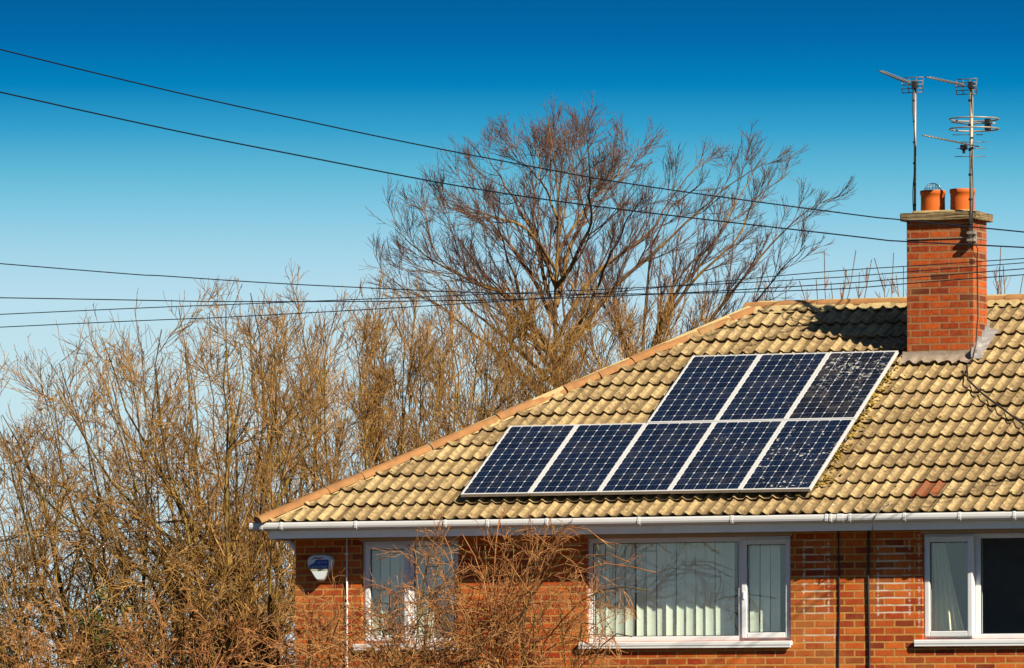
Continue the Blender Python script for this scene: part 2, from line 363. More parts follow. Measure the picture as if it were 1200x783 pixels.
# windows: list of openings on the front wall (x0, x1, z0, z1)
WT = -.205      # window head (top of frame)
def zz(y, x=800): return wz(x, y)
SILL_TOP = wz(800, 751.5); 
wins = [(wx(423.5), wx(537)), (wx(687.5), wx(926.5)), (wx(1081), wx(1081)+2.27)]
x0, x1 = .245, LEN-.245
wb = MB()
xs = [x0] + [v for p in wins for v in p] + [x1]
ZB = SILL_TOP
def wallbox(a, b, z0, z1): wb.box((a, WY, z0), (b, WY+.27, z1))
for i in range(0, len(xs), 2): wallbox(xs[i], xs[i+1], ZB, WT)
wallbox(x0, x1, GZ, ZB); wallbox(x0, x1, WT, -.03)
bmesh.ops.remove_doubles(wb.bm, verts=wb.bm.verts[:], dist=1e-5)
dd = {}
for f in wb.bm.faces: dd.setdefault(tuple(sorted(v.index for v in f.verts)), []).append(f)
YB = 2*A-.29
for a, b in (((x0, WY+.27, GZ), (x0+.27, YB-.27, -.03)), ((x1-.27, WY+.27, GZ), (x1, YB-.27, -.03)), ((x0, YB-.27, GZ), (x1, YB, -.03))): wb.box(a, b)
add(wb, 'wall', M['wall'])
# soffit and room lining (closed dark rooms behind the panes)
sf = MB()
sf.box((.055, .055, -.16), (LEN-.055, WY-.002, -.148)); sf.box((.055, WY-.002, -.16), (x0-.003, 2*A-.06, -.148))
add(sf, 'soffit', M['soffit'])
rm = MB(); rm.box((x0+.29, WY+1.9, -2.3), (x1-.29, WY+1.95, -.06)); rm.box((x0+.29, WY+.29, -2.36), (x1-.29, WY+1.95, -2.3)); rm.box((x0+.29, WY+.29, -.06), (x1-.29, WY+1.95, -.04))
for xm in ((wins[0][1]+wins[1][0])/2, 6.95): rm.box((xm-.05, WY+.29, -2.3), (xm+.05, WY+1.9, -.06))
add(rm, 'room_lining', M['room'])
# fascia
fa = MB(); fa.box((.03, .05, -.169), (LEN-.03, .072, -.02), .003); add(fa, 'fascia', M['fascia'])
fa = MB(); fa.box((.03, .074, -.180), (.052, 2*A-.05, -.02), .003); add(fa, 'fascia', M['fascia'])
# gutter: half round channel with rolled lip, front run and left return
GO = [(-.040, .005), (-.060, .005), (-.069, -.003), (-.074, -.014), (-.078, -.040), (-.073, -.060), (-.056, -.080), (.046, -.080), (.046, 0.)]
def gutter_prof():
    return GO + [(.043, 0.), (.043, -.077), (-.055, -.077), (-.070, -.059), (-.075, -.040), (-.067, -.008), (-.040, 0.)]
GP = gutter_prof()
gm_ = MB(); prof = [(0, y, z) for y, z in GP]
gm_.sweep(prof, None, (-.150, 0, 0), (LEN+.15, 0, 0))
gut = add(gm_, 'gutter', M['gutter'])
g2 = MB(); g2.sweep([(y+.02, 0, z) for y, z in GP], None, (-.0, .06, -.004), (-.0, 2*A, -.004)); add(g2, 'gutter', M['gutter'])
bx_px = [306.6, 329.7, 417, 522, 571.5, 641, 749, 858, 968.7, 985, 1060, 1124.8, 1189]
def bracket(x, wd=.016, gro=1.10):
    e = (gro-1)*.05; b = MB()
    pl = [(-.035, .010), (-.062-e, .010), (-.072-e, 0.), (-.081-e, -.040), (-.076-e, -.061-e), (-.058, -.082-e), (.040, -.082-e), (.040, -.0805), (-.0565, -.0805), (-.0735, -.0605), (-.0785, -.040), (-.0695, -.0025), (-.060, .0055), (-.035, .0055)]
    b.prism([(x-wd, y, z) for y, z in pl], (2*wd, 0, 0)); return b
for px in bx_px:
    o = bracket(wx(px, 610, -.06), .035 if px in (985,) else .014, 1.10 if px != 985 else 1.06).build('gutter_bracket', M['gutter']); o.parent = gut
for px in (974, 996):
    o = bracket(wx(px, 610, -.06), .012, 1.13).build('gutter_joint', M['gutter']); o.parent = gut
for X in np.arange(9.4, 13.9, .63):
    o = bracket(float(X)).build('gutter_bracket', M['gutter']); o.parent = gut
# downpipe swan neck at the left end
dp = MB(); dp.tube([(.02, .60, -.09), (.02, .60, -.17), (.07, .60, -.22), (.16, .60, -.34), (.19, .60, -.42), (.19, .60, GZ+.1)], .034, 12); add(dp, 'downpipe', M['fascia'])
dp = MB(); xx = wx(407); dp.tube([(xx, WY-.012, -.165), (xx+.002, WY-.012, -1.0), (xx, WY-.012, GZ+.2)], .011, 8)
for z in (-.35, -.9, -1.5): dp.box((xx-.018, WY-.026, z), (xx+.018, WY-.001, z+.02), .002)
add(dp, 'conduit', M['upvc'])
# ---- windows
def rail_frame(mb, a, b, y0, y1, wd, bev=.006, wb=None):
    (xa, za), (xb, zb) = a, b; wb = wb or wd
    mb.box((xa, y0, za), (xa+wd, y1, zb), bev); mb.box((xb-wd, y0, za), (xb, y1, zb), bev)
    mb.box((xa+wd-.001, y0+.0015, zb-wd), (xb-wd+.001, y1, zb), bev); mb.box((xa+wd-.001, y0+.0015, za), (xb-wd+.001, y1, za+wb), bev)
def pane(xa, xb, za, zb, y, par):
    p = MB(); p.box((xa, y, za), (xb, y+.006, zb)); o = p.build('pane', M['glass']); o.parent = par; return o
def slats(xa, xb, y, zt, zb, pitch, angs, par, seed):
    r = np.random.default_rng(seed); b = MB(); x = xa; k = 0
    while x < xb:
        an = angs(x) + r.normal(0, .15); hw = pitch*.45
        rows = []
        for z in np.linspace(zt, zb, 6):
            row = []
            for q in np.linspace(-1, 1, 6):
                cxv = (1-q*q)*.010; dx = q*hw*math.cos(an) - cxv*math.sin(an); dy = q*hw*math.sin(an) + cxv*math.cos(an)
                row.append((x+dx+.004*math.sin(z*2+k), y+dy, z))
            rows.append(row)
        b.grid(rows); x += pitch*(1+r.normal(0, .05)); k += 1
    b.box((xa-.05, y-.02, zt), (xb+.05, y+.02, zt+.035))
    o = b.build('blind', M['blind'], None, False); o.parent = par; return o
YF = WY+.045; YR = YF+.065
def window(i, mull, sashes, left_fixed=None):
    xa, xb = wins[i]
    w_ = bpy.data.objects.new('window', None); COL.objects.link(w_); w_.parent = house; w_.matrix_parent_inverse = HM
    w_.location = (xa, YF, ZB)
    loc = Matrix.Translation(-Vector(w_.location))
    f = MB(); rail_frame(f, (xa, ZB), (xb, WT), YF, YR, .055)
    for mx_ in mull: f.box((mx_-.034, YF+.001, ZB+.05), (mx_+.034, YR-.001, WT-.05), .005)
    o = f.build('frame', M['upvc']); o.parent = w_; o.matrix_parent_inverse = loc
    s = MB(); s.box((xa-.085, WY-.050, ZB-.052), (xb+.02, YF+.02, ZB-.004), .010)
    s.box((xa-.08, WY-.045, ZB-.075), (xb+.015, WY-.03, ZB-.05), .003)
    o = s.build('sill', M['upvc']); o.parent = w_; o.matrix_parent_inverse = loc
    return w_, loc
def sash(w_, loc, xa, xb, ang=0., hinge='l', handle=None):
    za, zb = ZB+.028, WT-.030
    f = MB(); rail_frame(f, (xa, za), (xb, zb), YF-.018, YF+.045, .060, .010)
    if handle is not None:
        f.box((handle-.010, YF-.026, za+.42), (handle+.010, YF-.016, za+.50), .003)
    o = f.build('sash', M['upvc']); o.parent = w_
    mt = loc
    p = MB(); p.box((xa+.062, YF+.012, za+.062), (xb-.062, YF+.018, zb-.062)); q = p.build('pane', M['glass']); q.parent = w_
    b = MB()
    for (a1, b1) in (((xa+.058, za+.058), (xb-.058, zb-.058)),): rail_frame(b, a1, b1, YF+.004, YF+.011, .010, 0.)
    s_ = b.build('seal', M['blackp']); s_.parent = w_
    if ang:
        hx = xa if hinge == 'l' else xb
        rot = Matrix.Translation((hx, YF, 0)) @ Matrix.Rotation(ang, 4, 'Z') @ Matrix.Translation((-hx, -YF, 0))
        mt = loc @ rot
    for q_ in (o, q, s_): q_.matrix_parent_inverse = mt
def fixed(w_, loc, xa, xb):
    q = MB(); q.box((xa, YF+.014, ZB+.05), (xb, YF+.020, WT-.05)); q = q.build('pane', M['glass']); q.parent = w_; q.matrix_parent_inverse = loc
    b = MB(); rail_frame(b, (xa-.004, ZB+.050), (xb+.004, WT-.050), YF+.006, YF+.013, .012, 0.)
    s_ = b.build('seal', M['blackp']); s_.parent = w_; s_.matrix_parent_inverse = loc
YBL = YR+.055
def bl(w_, loc, *a):
    o = slats(*a, par=w_, seed=int(a[0]*100)); o.matrix_parent_inverse = loc; return o
# left window
w0, l0 = window(0, [wx(480)], None)
sash(w0, l0, wins[0][0]+.03, wx(480)-.02); fixed(w0, l0, wx(480)+.034, wins[0][1]-.055)
bl(w0, l0, wins[0][0]+.1, wins[0][1]-.1, YBL, WT-.03, ZB+.03, .112, lambda x: .12)
# middle window
mid = wx(867)
w1, l1 = window(1, [mid], None)
fixed(w1, l1, wins[1][0]+.055, mid-.034); sash(w1, l1, mid+.008, wins[1][1]-.012, handle=mid+.036)
bl(w1, l1, wins[1][0]+.10, mid-.16, YBL, WT-.03, ZB+.03, .117, lambda x: .12 + .06*math.sin(x*1.3))
bl(w1, l1, mid-.02, wins[1][1]-.20, YBL+.02, WT-.03, ZB+.03, .117, lambda x: .15)
# right window with its casement ajar
w2m = wx(1142.5)
w2, l2 = window(2, [w2m+.015], None)
sash(w2, l2, wins[2][0]+.014, w2m-.012, ang=-R_(6), hinge='l', handle=None); fixed(w2, l2, w2m+.05, wins[2][1]-.055)
cu = MB(); rows = []
for z in np.linspace(WT-.06, ZB+.05, 12):
    k = (WT-z)/(WT-ZB); row = []
    for q in np.linspace(0, 1, 60):
        xx = wins[2][0]+.03+q*(.16+.24*k**1.3) ; row.append((xx, YBL+.05+.028*math.sin(q*30+.6*math.sin(z*3))*(1-.3*k), z))
    rows.append(row)
cu.grid(rows); o = cu.build('curtain', M['curtain'], None, False); o.parent = w2; o.matrix_parent_inverse = l2
for a, b in wins:
    lt = MB(); lt.box((a-.02, WY-.012, WT+.002), (b+.02, WY+.06, WT+.045), .003); add(lt, 'lintel', M['lintel'])
# ---- roof: deck, tiles, hip and ridge caps
roof = MB(); zd = -.035
def dk(x, y): return (x, y, min(x, y, LEN-x, 2*A-y)*T + zd)
p = [dk(.02, .02), dk(LEN-.02, .02), dk(LEN-.02, 2*A-.02), dk(.02, 2*A-.02), dk(A, A), dk(LEN-A, A)]
for f in ((0, 1, 5, 4), (1, 2, 5), (2, 3, 4, 5), (3, 0, 4), (3, 2, 1, 0)): roof.face([p[i] for i in f])
bmesh.ops.remove_doubles(roof.bm, verts=roof.bm.verts[:], dist=1e-4)
RO = add(roof, 'roof', M['tile'])
GA = .343; RP = .150; TW = .300
def tiles():
    V, Q, tone, smo = [], [], [], []
    nv = 0; r = np.random.default_rng(4)
    NS = 17
    q = np.linspace(0, 1, NS)
    redtile = on_roof(1100, 577)
    for i in range(15):
        sag = 0
        for j in range(-1, 48):
            xb = j*TW + .02
            dz, ds, tn = r.normal(0, .0025), r.normal(0, .004), r.uniform(0, 1)
            tilt = r.normal(0, .003)
            s0 = i*GA - .045 + ds; s1 = (i+1)*GA + .02
            s1 = min(s1, A/CP-.02)
            ym = (s0+.12)*CP
            if xb+TW < ym-.1 or xb > LEN-ym+.1: continue
            xs_ = xb + q*(TW-.003)
            ph = (xs_-.02)/RP*2*np.pi
            hump = np.clip(.5-.5*np.cos(ph), 0, 1)**3.0*.036
            rows = []
            for (s, nrm) in ((s0+.03, None), (s0, .051), (s0+.012, .054), ((s0+s1)/2, .034), (s1, .016)):
                if nrm is None: h = hump*.9 + .020
                else: h = hump + nrm + dz + tilt*(q-.5)
                y = s*CP - h*SP; z = s*SP + h*CP
                x_ = np.clip(xs_, s*CP, LEN-s*CP)
                rows.append(np.stack([x_, y, z], 1))
            Vt = np.concatenate(rows)
            V.append(Vt)
            for a in range(4):
                idx = nv + a*NS + np.arange(NS-1)
                Q.append(np.stack([idx, idx+1, idx+NS+1, idx+NS], 1))
            t_ = tn
            if abs(xb+TW/2-redtile[0]) < TW/2 and abs(i*GA+GA/2 - redtile[1]/CP) < GA/2: t_ = 2.
            tone += [t_]*(4*(NS-1)); nv += len(Vt)
    V = np.concatenate(V); Q = np.concatenate(Q)
    o = npmesh('tiles', V, Q, M['tile'], None, True)
    at_ = o.data.attributes.new('tone', 'FLOAT', 'FACE'); at_.data.foreach_set('value', np.array(tone, np.float32))
    o.data.set_sharp_from_angle(angle=R_(50))
    return o
tl = tiles(); tl.parent = RO
def caps(p0, p1, seg, rad, m, seed, squash=.62):
    r = np.random.default_rng(seed); p0 = Vector(p0); p1 = Vector(p1); d = (p1-p0); L = d.length; d.normalize()
    side = d.cross(Vector((0, 0, 1))).normalized(); nn = side.cross(d).normalized()
    mb = MB(); k = 0; s = 0.
    while s < L-.05:
        e = min(s+seg, L); off = side*r.normal(0, .006) + nn*r.normal(0, .004); sc = 1+r.normal(0, .02)
        rows = []
        for ss, kk in ((s-.03, .94), (s-.03, 1.07), (s+.01, 1.08), (e, 1.0)):
            row = []
            for a in np.linspace(-.08, math.pi+.08, 13):
                row.append(p0+d*ss+off+side*(math.cos(a)*rad*kk*sc)+nn*(math.sin(a)*rad*squash*kk*sc))
            rows.append(row)
        if k == 0: mb.face(rows[1])
        mb.grid(rows); s = e; k += 1
    return mb
hip0, apex = (-.03, -.03, .015), (A, A, A*T+.015)
for a, b, sg, sd in ((hip0, apex, .44, 1), ((A-.12, A, A*T+.022), (LEN-A+.12, A, A*T+.022), .45, 2), ((LEN+.03, -.03, .015), (LEN-A, A, A*T+.015), .44, 3)):
    o = caps(a, b, sg, .108, M['ridge'], sd).build('ridge_cap', M['ridge'], None, False); o.parent = RO
    for pol in o.data.polygons: pol.use_smooth = True
    o.data.set_sharp_from_angle(angle=R_(50))
mo = MB()
def bed(p0, p1, sd, out):
    r = np.random.default_rng(sd); p0 = Vector(p0); p1 = Vector(p1); n = int((p1-p0).length/.05)
    rows = []
    out = Vector(out)
    for i in range(n+1):
        c = p0.lerp(p1, i/n); w_ = .165+.022*r.normal()
        rows.append([c+Vector((0, 0, .06)), c+out*(w_*.65)+Vector((0, 0, .045-.02*0)), c+out*w_+Vector((0, 0, -out.length*0+.0))])
    mo.grid([[q+Vector((0, 0, 0)) for q in rw] for rw in rows])
nrm = Vector((0, -SP, CP))
bed(Vector((0, 0, 0))+nrm*.04, Vector((A, A, A*T))+nrm*.04, 5, Vector((.80, 0, 0)))
bed(Vector((A, A, A*T))+nrm*.045, Vector((LEN-A, A, A*T))+nrm*.045, 6, Vector((0, -CP, -SP))*.95)
bed(Vector((LEN, 0, 0))+nrm*.04, Vector((LEN-A, A, A*T))+nrm*.04, 7, Vector((-.80, 0, 0)))
o = mo.build('mortar_bed', M['mortar'], None, False); o.parent = RO
# moss and nest debris beside the array
ms = MB(); r = np.random.default_rng(8)
def lump(c, rad):
    b0 = len(ms.bm.verts); res = bmesh.ops.create_icosphere(ms.bm, subdivisions=1, radius=rad, matrix=Matrix.Translation(c))
    for v in res['verts']: v.co += Vector(r.normal(0, rad*.28, 3)); v.co.z = c[2]+(v.co.z-c[2])*.6
for k in range(190):
    f = r.uniform(0, 1); e = on_roof(952+f*92+r.normal(6, 5), 574-f*150, .085); lump(e, r.uniform(.008, .026))
for k in range(60):
    e = on_roof(r.uniform(930, 1190), r.uniform(430, 590), .085); lump(e, r.uniform(.006, .014))
o = ms.build('moss', M['moss']); o.parent = RO; o['kind'] = 'stuff'
# ---- chimney
CX0, CX1, CY0, CY1 = 6.472, 7.256, 2.995, 3.445; CZ = 3.365
ch = MB(); ch.box((CX0, CY0, 1.2), (CX1, CY1, CZ), .006); CH = add(ch, 'chimney', M['chimney'])
def sub(mb, name, m, fix=True): o = mb.build(name, m, None, fix); o.parent = CH; o.matrix_parent_inverse = Matrix.Identity(4); return o
cp = MB(); cp.box((CX0-.055, CY0-.055, CZ+.001), (CX1+.055, CY1+.055, CZ+.088), .012)
bmesh.ops.subdivide_edges(cp.bm, edges=cp.bm.edges[:], cuts=3, use_grid_fill=True)
for v in cp.bm.verts: v.co += Vector(r.normal(0, .0035, 3))
sub(cp, 'coping', M['coping'])
ct = MB(); ct.box((CX0+.04, CY0+.04, CZ+.08), (CX1-.04, CY1-.04, CZ+.12), .03); sub(ct, 'flaunching', M['mortar'])
YP = (CY0+CY1)/2
def pot(pxc, pytop, rad):
    c = at(pxc, pytop, YP); h = c[2]-(CZ+.10); m = MB()
    m.lathe((c[0], YP, CZ+.10), [(rad*.95, 0), (rad, .03), (rad*.985, h*.6), (rad, h-.05), (rad*1.05, h-.045), (rad*1.05, h-.004), (rad*1.02, h), (rad*.88, h), (rad*.86, h-.25), (.0, h-.25)], 40)
    sub(m, 'chimney_pot', M['pot']); return c
c1 = pot(1093.2, 223.6, .136); pot(1127.8, 221.8, .136)
wg = MB()
for k in range(8):
    a = math.pi*k/8; pts = [(c1[0]+.095*math.cos(t)*math.cos(a), YP+.095*math.cos(t)*math.sin(a), c1[2]+.085*math.sin(t)) for t in np.linspace(0, math.pi, 11)]
    wg.tube(pts, .0024, 5)
for z in (.35, .75):
    rr = .095*math.cos(z); wg.tube([(c1[0]+rr*math.cos(a), YP+rr*math.sin(a), c1[2]+.085*math.sin(z)) for a in np.linspace(0, 2*math.pi, 20)], .0022, 4)
sub(wg, 'wire_guard', M['wire'])
def rz(x, y, n): return (x, y*1. - n*SP, y*T + n*CP)
fl = MB(); n1 = 26
rows = [[], [], [], [], []]
for i in range(n1+1):
    x = CX0-.05 + (CX1-CX0+.09)*i/n1; wv = .018*math.cos((x-.02)/RP*2*math.pi); rn = r.normal(0, .004)
    zb = CY0*T
    rows[0].append((x, CY0-.006, zb+.135+.006*r.normal())); rows[1].append((x, CY0-.010, zb+.095)); rows[2].append((x, CY0-.03, zb+.065))
    yy = CY0-.07; rows[3].append((x, yy, yy*T+.088-wv*.6+rn)); yy = CY0-.135-.014*r.normal(); rows[4].append((x, yy, yy*T+.088-wv*.9+rn))
fl.grid(rows); sub(fl, 'flashing', M['white_lead'], False)
fs = MB(); rows = [[], [], [], []]; n1 = 18
for i in range(n1+1):
    y = CY0-.10+(CY1-CY0+.16)*i/n1; st = math.floor((y-CY0+.2)/.11)*.11+CY0-.15
    rows[0].append((CX1+.004, y, st*T+.19)); rows[1].append((CX1+.008, y, y*T+.11)); rows[2].append((CX1+.05, y, y*T+.095+.008*r.normal())); rows[3].append((CX1+.11+.010*r.normal(), y, y*T+.088+.008*r.normal()))
fs.grid(rows, False); sub(fs, 'flashing', M['lead'], False)
# ------------------------------------------------------------------ solar array
N3 = np.array([0, -SP, CP])
PX, PD, PW, PH, PN = 2.287, .303, .822, 1.6009, .160
basis = Matrix([[1, 0, 0, 0], [0, CP, -SP, 0], [0, SP, CP, 0], [0, 0, 0, 1]])
pl = {(0, 0): 'solar panel at the low left end of the lower row, nearest the hip',
      (1, 0): 'clean blue solar panel second from the left in the lower row',
      (2, 0): 'solar panel in the middle of the lower row, under the upper row\'s left panel',
      (3, 0): 'solar panel fourth from the left in the lower row, below the centre upper panel',
      (4, 0): 'solar panel at the right end of the lower row, faintly spotted, next to mossy tiles',
      (2, 1): 'solar panel at the left end of the upper row of three',
      (3, 1): 'middle solar panel of the upper row of three',
      (4, 1): 'blackish solar panel splashed with pale droppings, right end of upper row beside the chimney'}
for (i, j), lab in pl.items():
    o3 = np.array([PX+i*PW+.004, 0, 0]) + np.array([0, CP, SP])*(PD+j*PH+.004) + N3*(PN-.036)
    t_ = thing('solar_panel', lab, 'solar panel', tuple(o3), 'solar panels on the roof')
    t_.matrix_world = Matrix.Translation(o3) @ basis
    W, H, fwid = PW-.008, PH-.008, .024
    f = MB(); f.box((0, 0, 0), (fwid, H, .036), .002); f.box((W-fwid, 0, 0), (W, H, .036), .002)
    f.box((fwid, .0005, 0), (W-fwid, fwid, .0355), .002); f.box((fwid, H-fwid, 0), (W-fwid, H-.0005, .0355), .002)
    o = f.build('frame', M['frame']); o.parent = t_
    black = (i, j) == (4, 1)
    cm = cells_mat('solar_cells', i*2+j+1, 1. if black else (.45 if (i, j) == (4, 0) else (.12 if (i, j) in ((3, 1), (3, 0)) else 0)), .35 if black else .14, (.005, .006, .010) if black else (.003, .0075, .022))
    c = MB(); W2, H2 = W-2*fwid, H-2*fwid
    c.box((-.001, -.001, -.004), (W2+.001, H2+.001, 0)); o = c.build('cell_face', cm); o.parent = t_; o.location = (fwid, fwid, .031)
    for yr in (.30, 1.22):
        b = MB(); b.box((.002, yr, -.045), (W-.002, yr+.04, -.001)); o = b.build('mounting_rail', M['rail']); o.parent = t_
# ------------------------------------------------------------------ alarm box
ab0 = at(377.5, 652, WY)
ab0 = at(378, 665.5, WY)
al = thing('alarm_box', 'white and blue shield shaped alarm box on brick wall under the eave', 'alarm box', (ab0[0], WY, ab0[2]-.15*1.1)); al.scale = (1.12, 1.12, 1.12)
def shield(k, dep0, dep1, zoff=0):
    pts = []
    for a in np.linspace(0, math.pi, 14):          # rounded top
        pts.append((.136*k*math.copysign(abs(math.cos(a))**.62, math.cos(a)), .070*k*math.sin(a)**.8+.045*k))
    pts += [(-.132*k, .015*k), (-.112*k, -.025*k), (-.042*k, -.128*k), (-.018*k, -.148*k), (.018*k, -.148*k), (.042*k, -.128*k), (.112*k, -.025*k), (.132*k, .015*k)]
    return [(x, z) for x, z in pts]
body = MB(); lay = [(1., -.005), (1., -.055), (.96, -.075), (.86, -.088)]
rings = [[body.bm.verts.new((x, y, z+.01)) for x, z in shield(k, 0, 0)] for k, y in lay]
for a, b in zip(rings, rings[1:]):
    for q in range(len(a)): body.bm.faces.new((a[q], a[(q+1) % len(a)], b[(q+1) % len(a)], b[q])).smooth = True
body.bm.faces.new(rings[-1])
M['alarm'] = worn('alarm_plastic', (.70, .74, .74), .35, 0, .04, 4); M['alblue'] = worn('alarm_blue', (.020, .055, .30), .4, 0, .15); M['alyel'] = worn('alarm_lens', (.50, .48, .22), .4)
M['alred'] = worn('alarm_red', (.35, .10, .09), .4); M['alpale'] = worn('alarm_pale', (.50, .60, .75), .4)
o = body.build('body', M['alarm']); o.parent = al; o.location = (0, 0, .15)
lg = MB(); lg.prism([(-.100, -.0905, -.015), (.105, -.0905, -.015), (.108, -.0905, .075), (-.03, -.0905, .075), (-.05, -.0905, .045), (-.105, -.0905, .020)], (0, .004, 0)); o = lg.build('logo_band', M['alblue']); o.parent = al; o.location = (0, 0, .15)
le = MB()
for (x, z, hgt) in [(-.085+.019*k, -.005, .017) for k in range(10)] + [(-.008+.018*k, .040, .014) for k in range(6)]:
    le.box((x, -.0935, z), (x+.003, -.0907, z+hgt)); le.box((x, -.0935, z+hgt-.003), (x+.010, -.0907, z+hgt)) if int(x*1000) % 2 else le.box((x+.008, -.0935, z), (x+.011, -.0907, z+hgt))
o = le.build('lettering', M['alpale']); o.parent = al; o.location = (0, 0, .15)
sw = MB(); sw.tube([(-.075, -.0915, .080), (-.04, -.0915, .095), (.0, -.0915, .088), (.05, -.0915, .094)], [.003, .007, .008, .003], 6); o = sw.build('emblem', M['alred']); o.parent = al; o.location = (0, 0, .15)
yl = MB(); yl.prism([(-.088, -.0905, -.032), (.088, -.0905, -.032), (.085, -.0905, -.018), (-.085, -.0905, -.018)], (0, .004, 0)); o = yl.build('light_strip', M['alyel']); o.parent = al; o.location = (0, 0, .15)
# ------------------------------------------------------------------ cables
def cable(name, label, pts, rad, m='cable', cat='cable', group=None):
    b = MB(); b.tube([tuple(p) for p in pts], rad, 6); o = b.build(name, M[m]); return tag(o, label, cat, group)
xa = wx(983.5); xb = wx(1018.5)
cable('wall_cable', 'thin black cable down the bare brick pier, the one nearer the middle window', [(xa+.006*math.sin(z*5), WY-.009, z) for z in np.linspace(-.16, GZ+.3, 30)], .009, group='black cables on the pier')
cable('wall_cable', 'thicker black cable down the brick pier, nearer the ajar casement', [(xb+.006*math.sin(z*4+1), WY-.012, z) for z in np.linspace(-.16, GZ+.3, 30)], .013, group='black cables on the pier')
cable('roof_cable', 'black cable drooping from the chimney foot across the tiles', [on_roof(1133, 428, .11), on_roof(1134, 445, .11), on_roof(1152, 462, .10), on_roof(1172, 477, .105), on_roof(1192, 492, .10), on_roof(1230, 520, .10)], .011)
cable('aerial_cable', 'thin coaxial cable running from mast foot down the chimney side', [at(1139, 280, CY0-.03), at(1146, 292, CY0-.015), (CX1+.012, CY0+.10, 2.95), (CX1+.012, CY0+.12, 2.3), (CX1+.012, CY0+.05, 1.98), (CX1+.03, CY0-.10, 1.83)], .006)
cable('gutter_cable', 'short thin pale lead trailing from the tiles over the gutter', [on_roof(1046, 586, .10), on_roof(1032, 597, .09), at(1026, 604, -.09), at(1023, 614, -.08), at(1022.5, 622, .03)], .005, 'pole')
# ------------------------------------------------------------------ aerials
def aerial_yagi(par, tip, root, nel, hl, refl=None, rad=.0085):
    tip = Vector(tip); root = Vector(root); d = (root-tip).normalized(); side = d.cross(Vector((0, 0, 1))).normalized(); un = side.cross(d).normalized()
    b = MB(); b.tube([tip, root], rad, 6); o = b.build('boom', M['alu']); o.parent = par[0]; o.matrix_parent_inverse = par[1]
    for k in range(nel):
        c = tip.lerp(root, (k+.4)/(nel+1.5)); h = hl*(.75+.25*k/nel)
        e = MB(); e.tube([c-side*h+un*.006, c+side*h+un*.006], .0042, 5)
        o = e.build('director_rod', M['alu']); o.parent = par[0]; o.matrix_parent_inverse = par[1]
    if refl:
        g = MB(); w_, h_ = refl; c = root + d*.02
        f_ = (side*.92 + d*.38).normalized()
        for k in range(5):
            z = (k-2)/2*h_; g.tube([c+un*z-side*w_+d*abs(z)*.3, c+un*z+side*w_+d*abs(z)*.3], .0055, 5)
        for s_ in (-1, -.35, .35, 1):
            g.tube([c+side*w_*s_-un*h_+d*h_*.3, c+side*w_*s_, c+side*w_*s_+un*h_+d*h_*.3], .0055, 5)
        o = g.build('reflector', M['alu']); o.parent = par[0]; o.matrix_parent_inverse = par[1]
def root_at(name, label, loc):
    t_ = thing(name, label, 'aerial', tuple(loc)); return t_, Matrix.Translation(-Vector(loc))
YA = CY1-.08
b0 = at(1072, 246, YA); t0 = at(1072.5, 98, YA)
pr = root_at('tv_aerial', 'slim pole aerial rising behind the left chimney pot, one antenna on top', (b0[0], YA, CZ+.08))
pm = MB(); pm.tube([(b0[0], YA, CZ+.08), (t0[0], YA, t0[2])], .015, 10)
o = pm.build('mast', M['pole']); o.parent = pr[0]; o.matrix_parent_inverse = pr[1]
cb = MB(); cb.tube([(b0[0]+.017*math.cos(z*6), YA-.017, z) for z in np.linspace(CZ+.1, t0[2]-.05, 30)], .005, 5)
for z in np.linspace(CZ+.2, t0[2]-.2, 6): cb.tube([(b0[0]-.001, YA, z), (b0[0]-.001, YA, z+.02)], .019, 8)
o = cb.build('cable', M['blackp']); o.parent = pr[0]; o.matrix_parent_inverse = pr[1]
aerial_yagi(pr, at(1031, 83.5, YA-1.0), at(1068, 99, YA-.05), 11, .060, (.125, .085))
cl = MB(); cl.box((t0[0]-.03, YA-.05, t0[2]-.06), (t0[0]+.03, YA+.03, t0[2]+.02), .008); o = cl.build('clamp', M['blackp']); o.parent = pr[0]; o.matrix_parent_inverse = pr[1]
YM = CY0-.045
b0 = at(1138, 285, YM); t0 = at(1138.5, 98, YM)
pr = root_at('tv_aerial', 'tall mast strapped to the chimney corner, carrying two antennas and a ring', (b0[0], YM, b0[2]))
pm = MB(); pm.tube([(b0[0], YM, b0[2]), (t0[0], YM, t0[2])], .021, 12)
o = pm.build('mast', M['pole']); o.parent = pr[0]; o.matrix_parent_inverse = pr[1]
aerial_yagi(pr, at(1086, 90.5, YM-1.0), at(1131, 101, YM-.05), 12, .060, (.125, .085))
aerial_yagi(pr, at(1081, 158.5, YM-1.0), at(1147, 172, YM+.05), 15, .032)
dxy = Vector((.93, .36, 0))
for px, py, h in ((1134, 158, .17), (1140, 166.5, .17), (1138, 174, .16), (1137, 183.5, .17)):
    c = Vector(at(px, py, YM)); e = MB(); e.tube([c-dxy*h, c+dxy*h], .0045, 5)
    o = e.build('crossbar', M['alu']); o.parent = pr[0]; o.matrix_parent_inverse = pr[1]
hl = MB(); cc = Vector(at(1141.5, 145.5, YM)); 
for dz_ in (-.055, .055):
    hl.tube([(cc.x+.27*math.cos(a), YM+.27*math.sin(a), cc.z+dz_) for a in np.linspace(0, 2*math.pi, 36)], .009, 6)
hl.tube([(cc.x-.26, YM-.02, cc.z+.03), (cc.x-.05, YM, cc.z), (cc.x+.05, YM, cc.z+.01), (cc.x+.25, YM, cc.z)], .009, 6)
o = hl.build('ring_dipole', M['pole']); o.parent = pr[0]; o.matrix_parent_inverse = pr[1]
def jbox(name, boxes):
    jb = MB()
    for a, b, bv in boxes: jb.box(a, b, bv)
    o = jb.build(name, M['blackp']); o.parent = pr[0]; o.matrix_parent_inverse = pr[1]
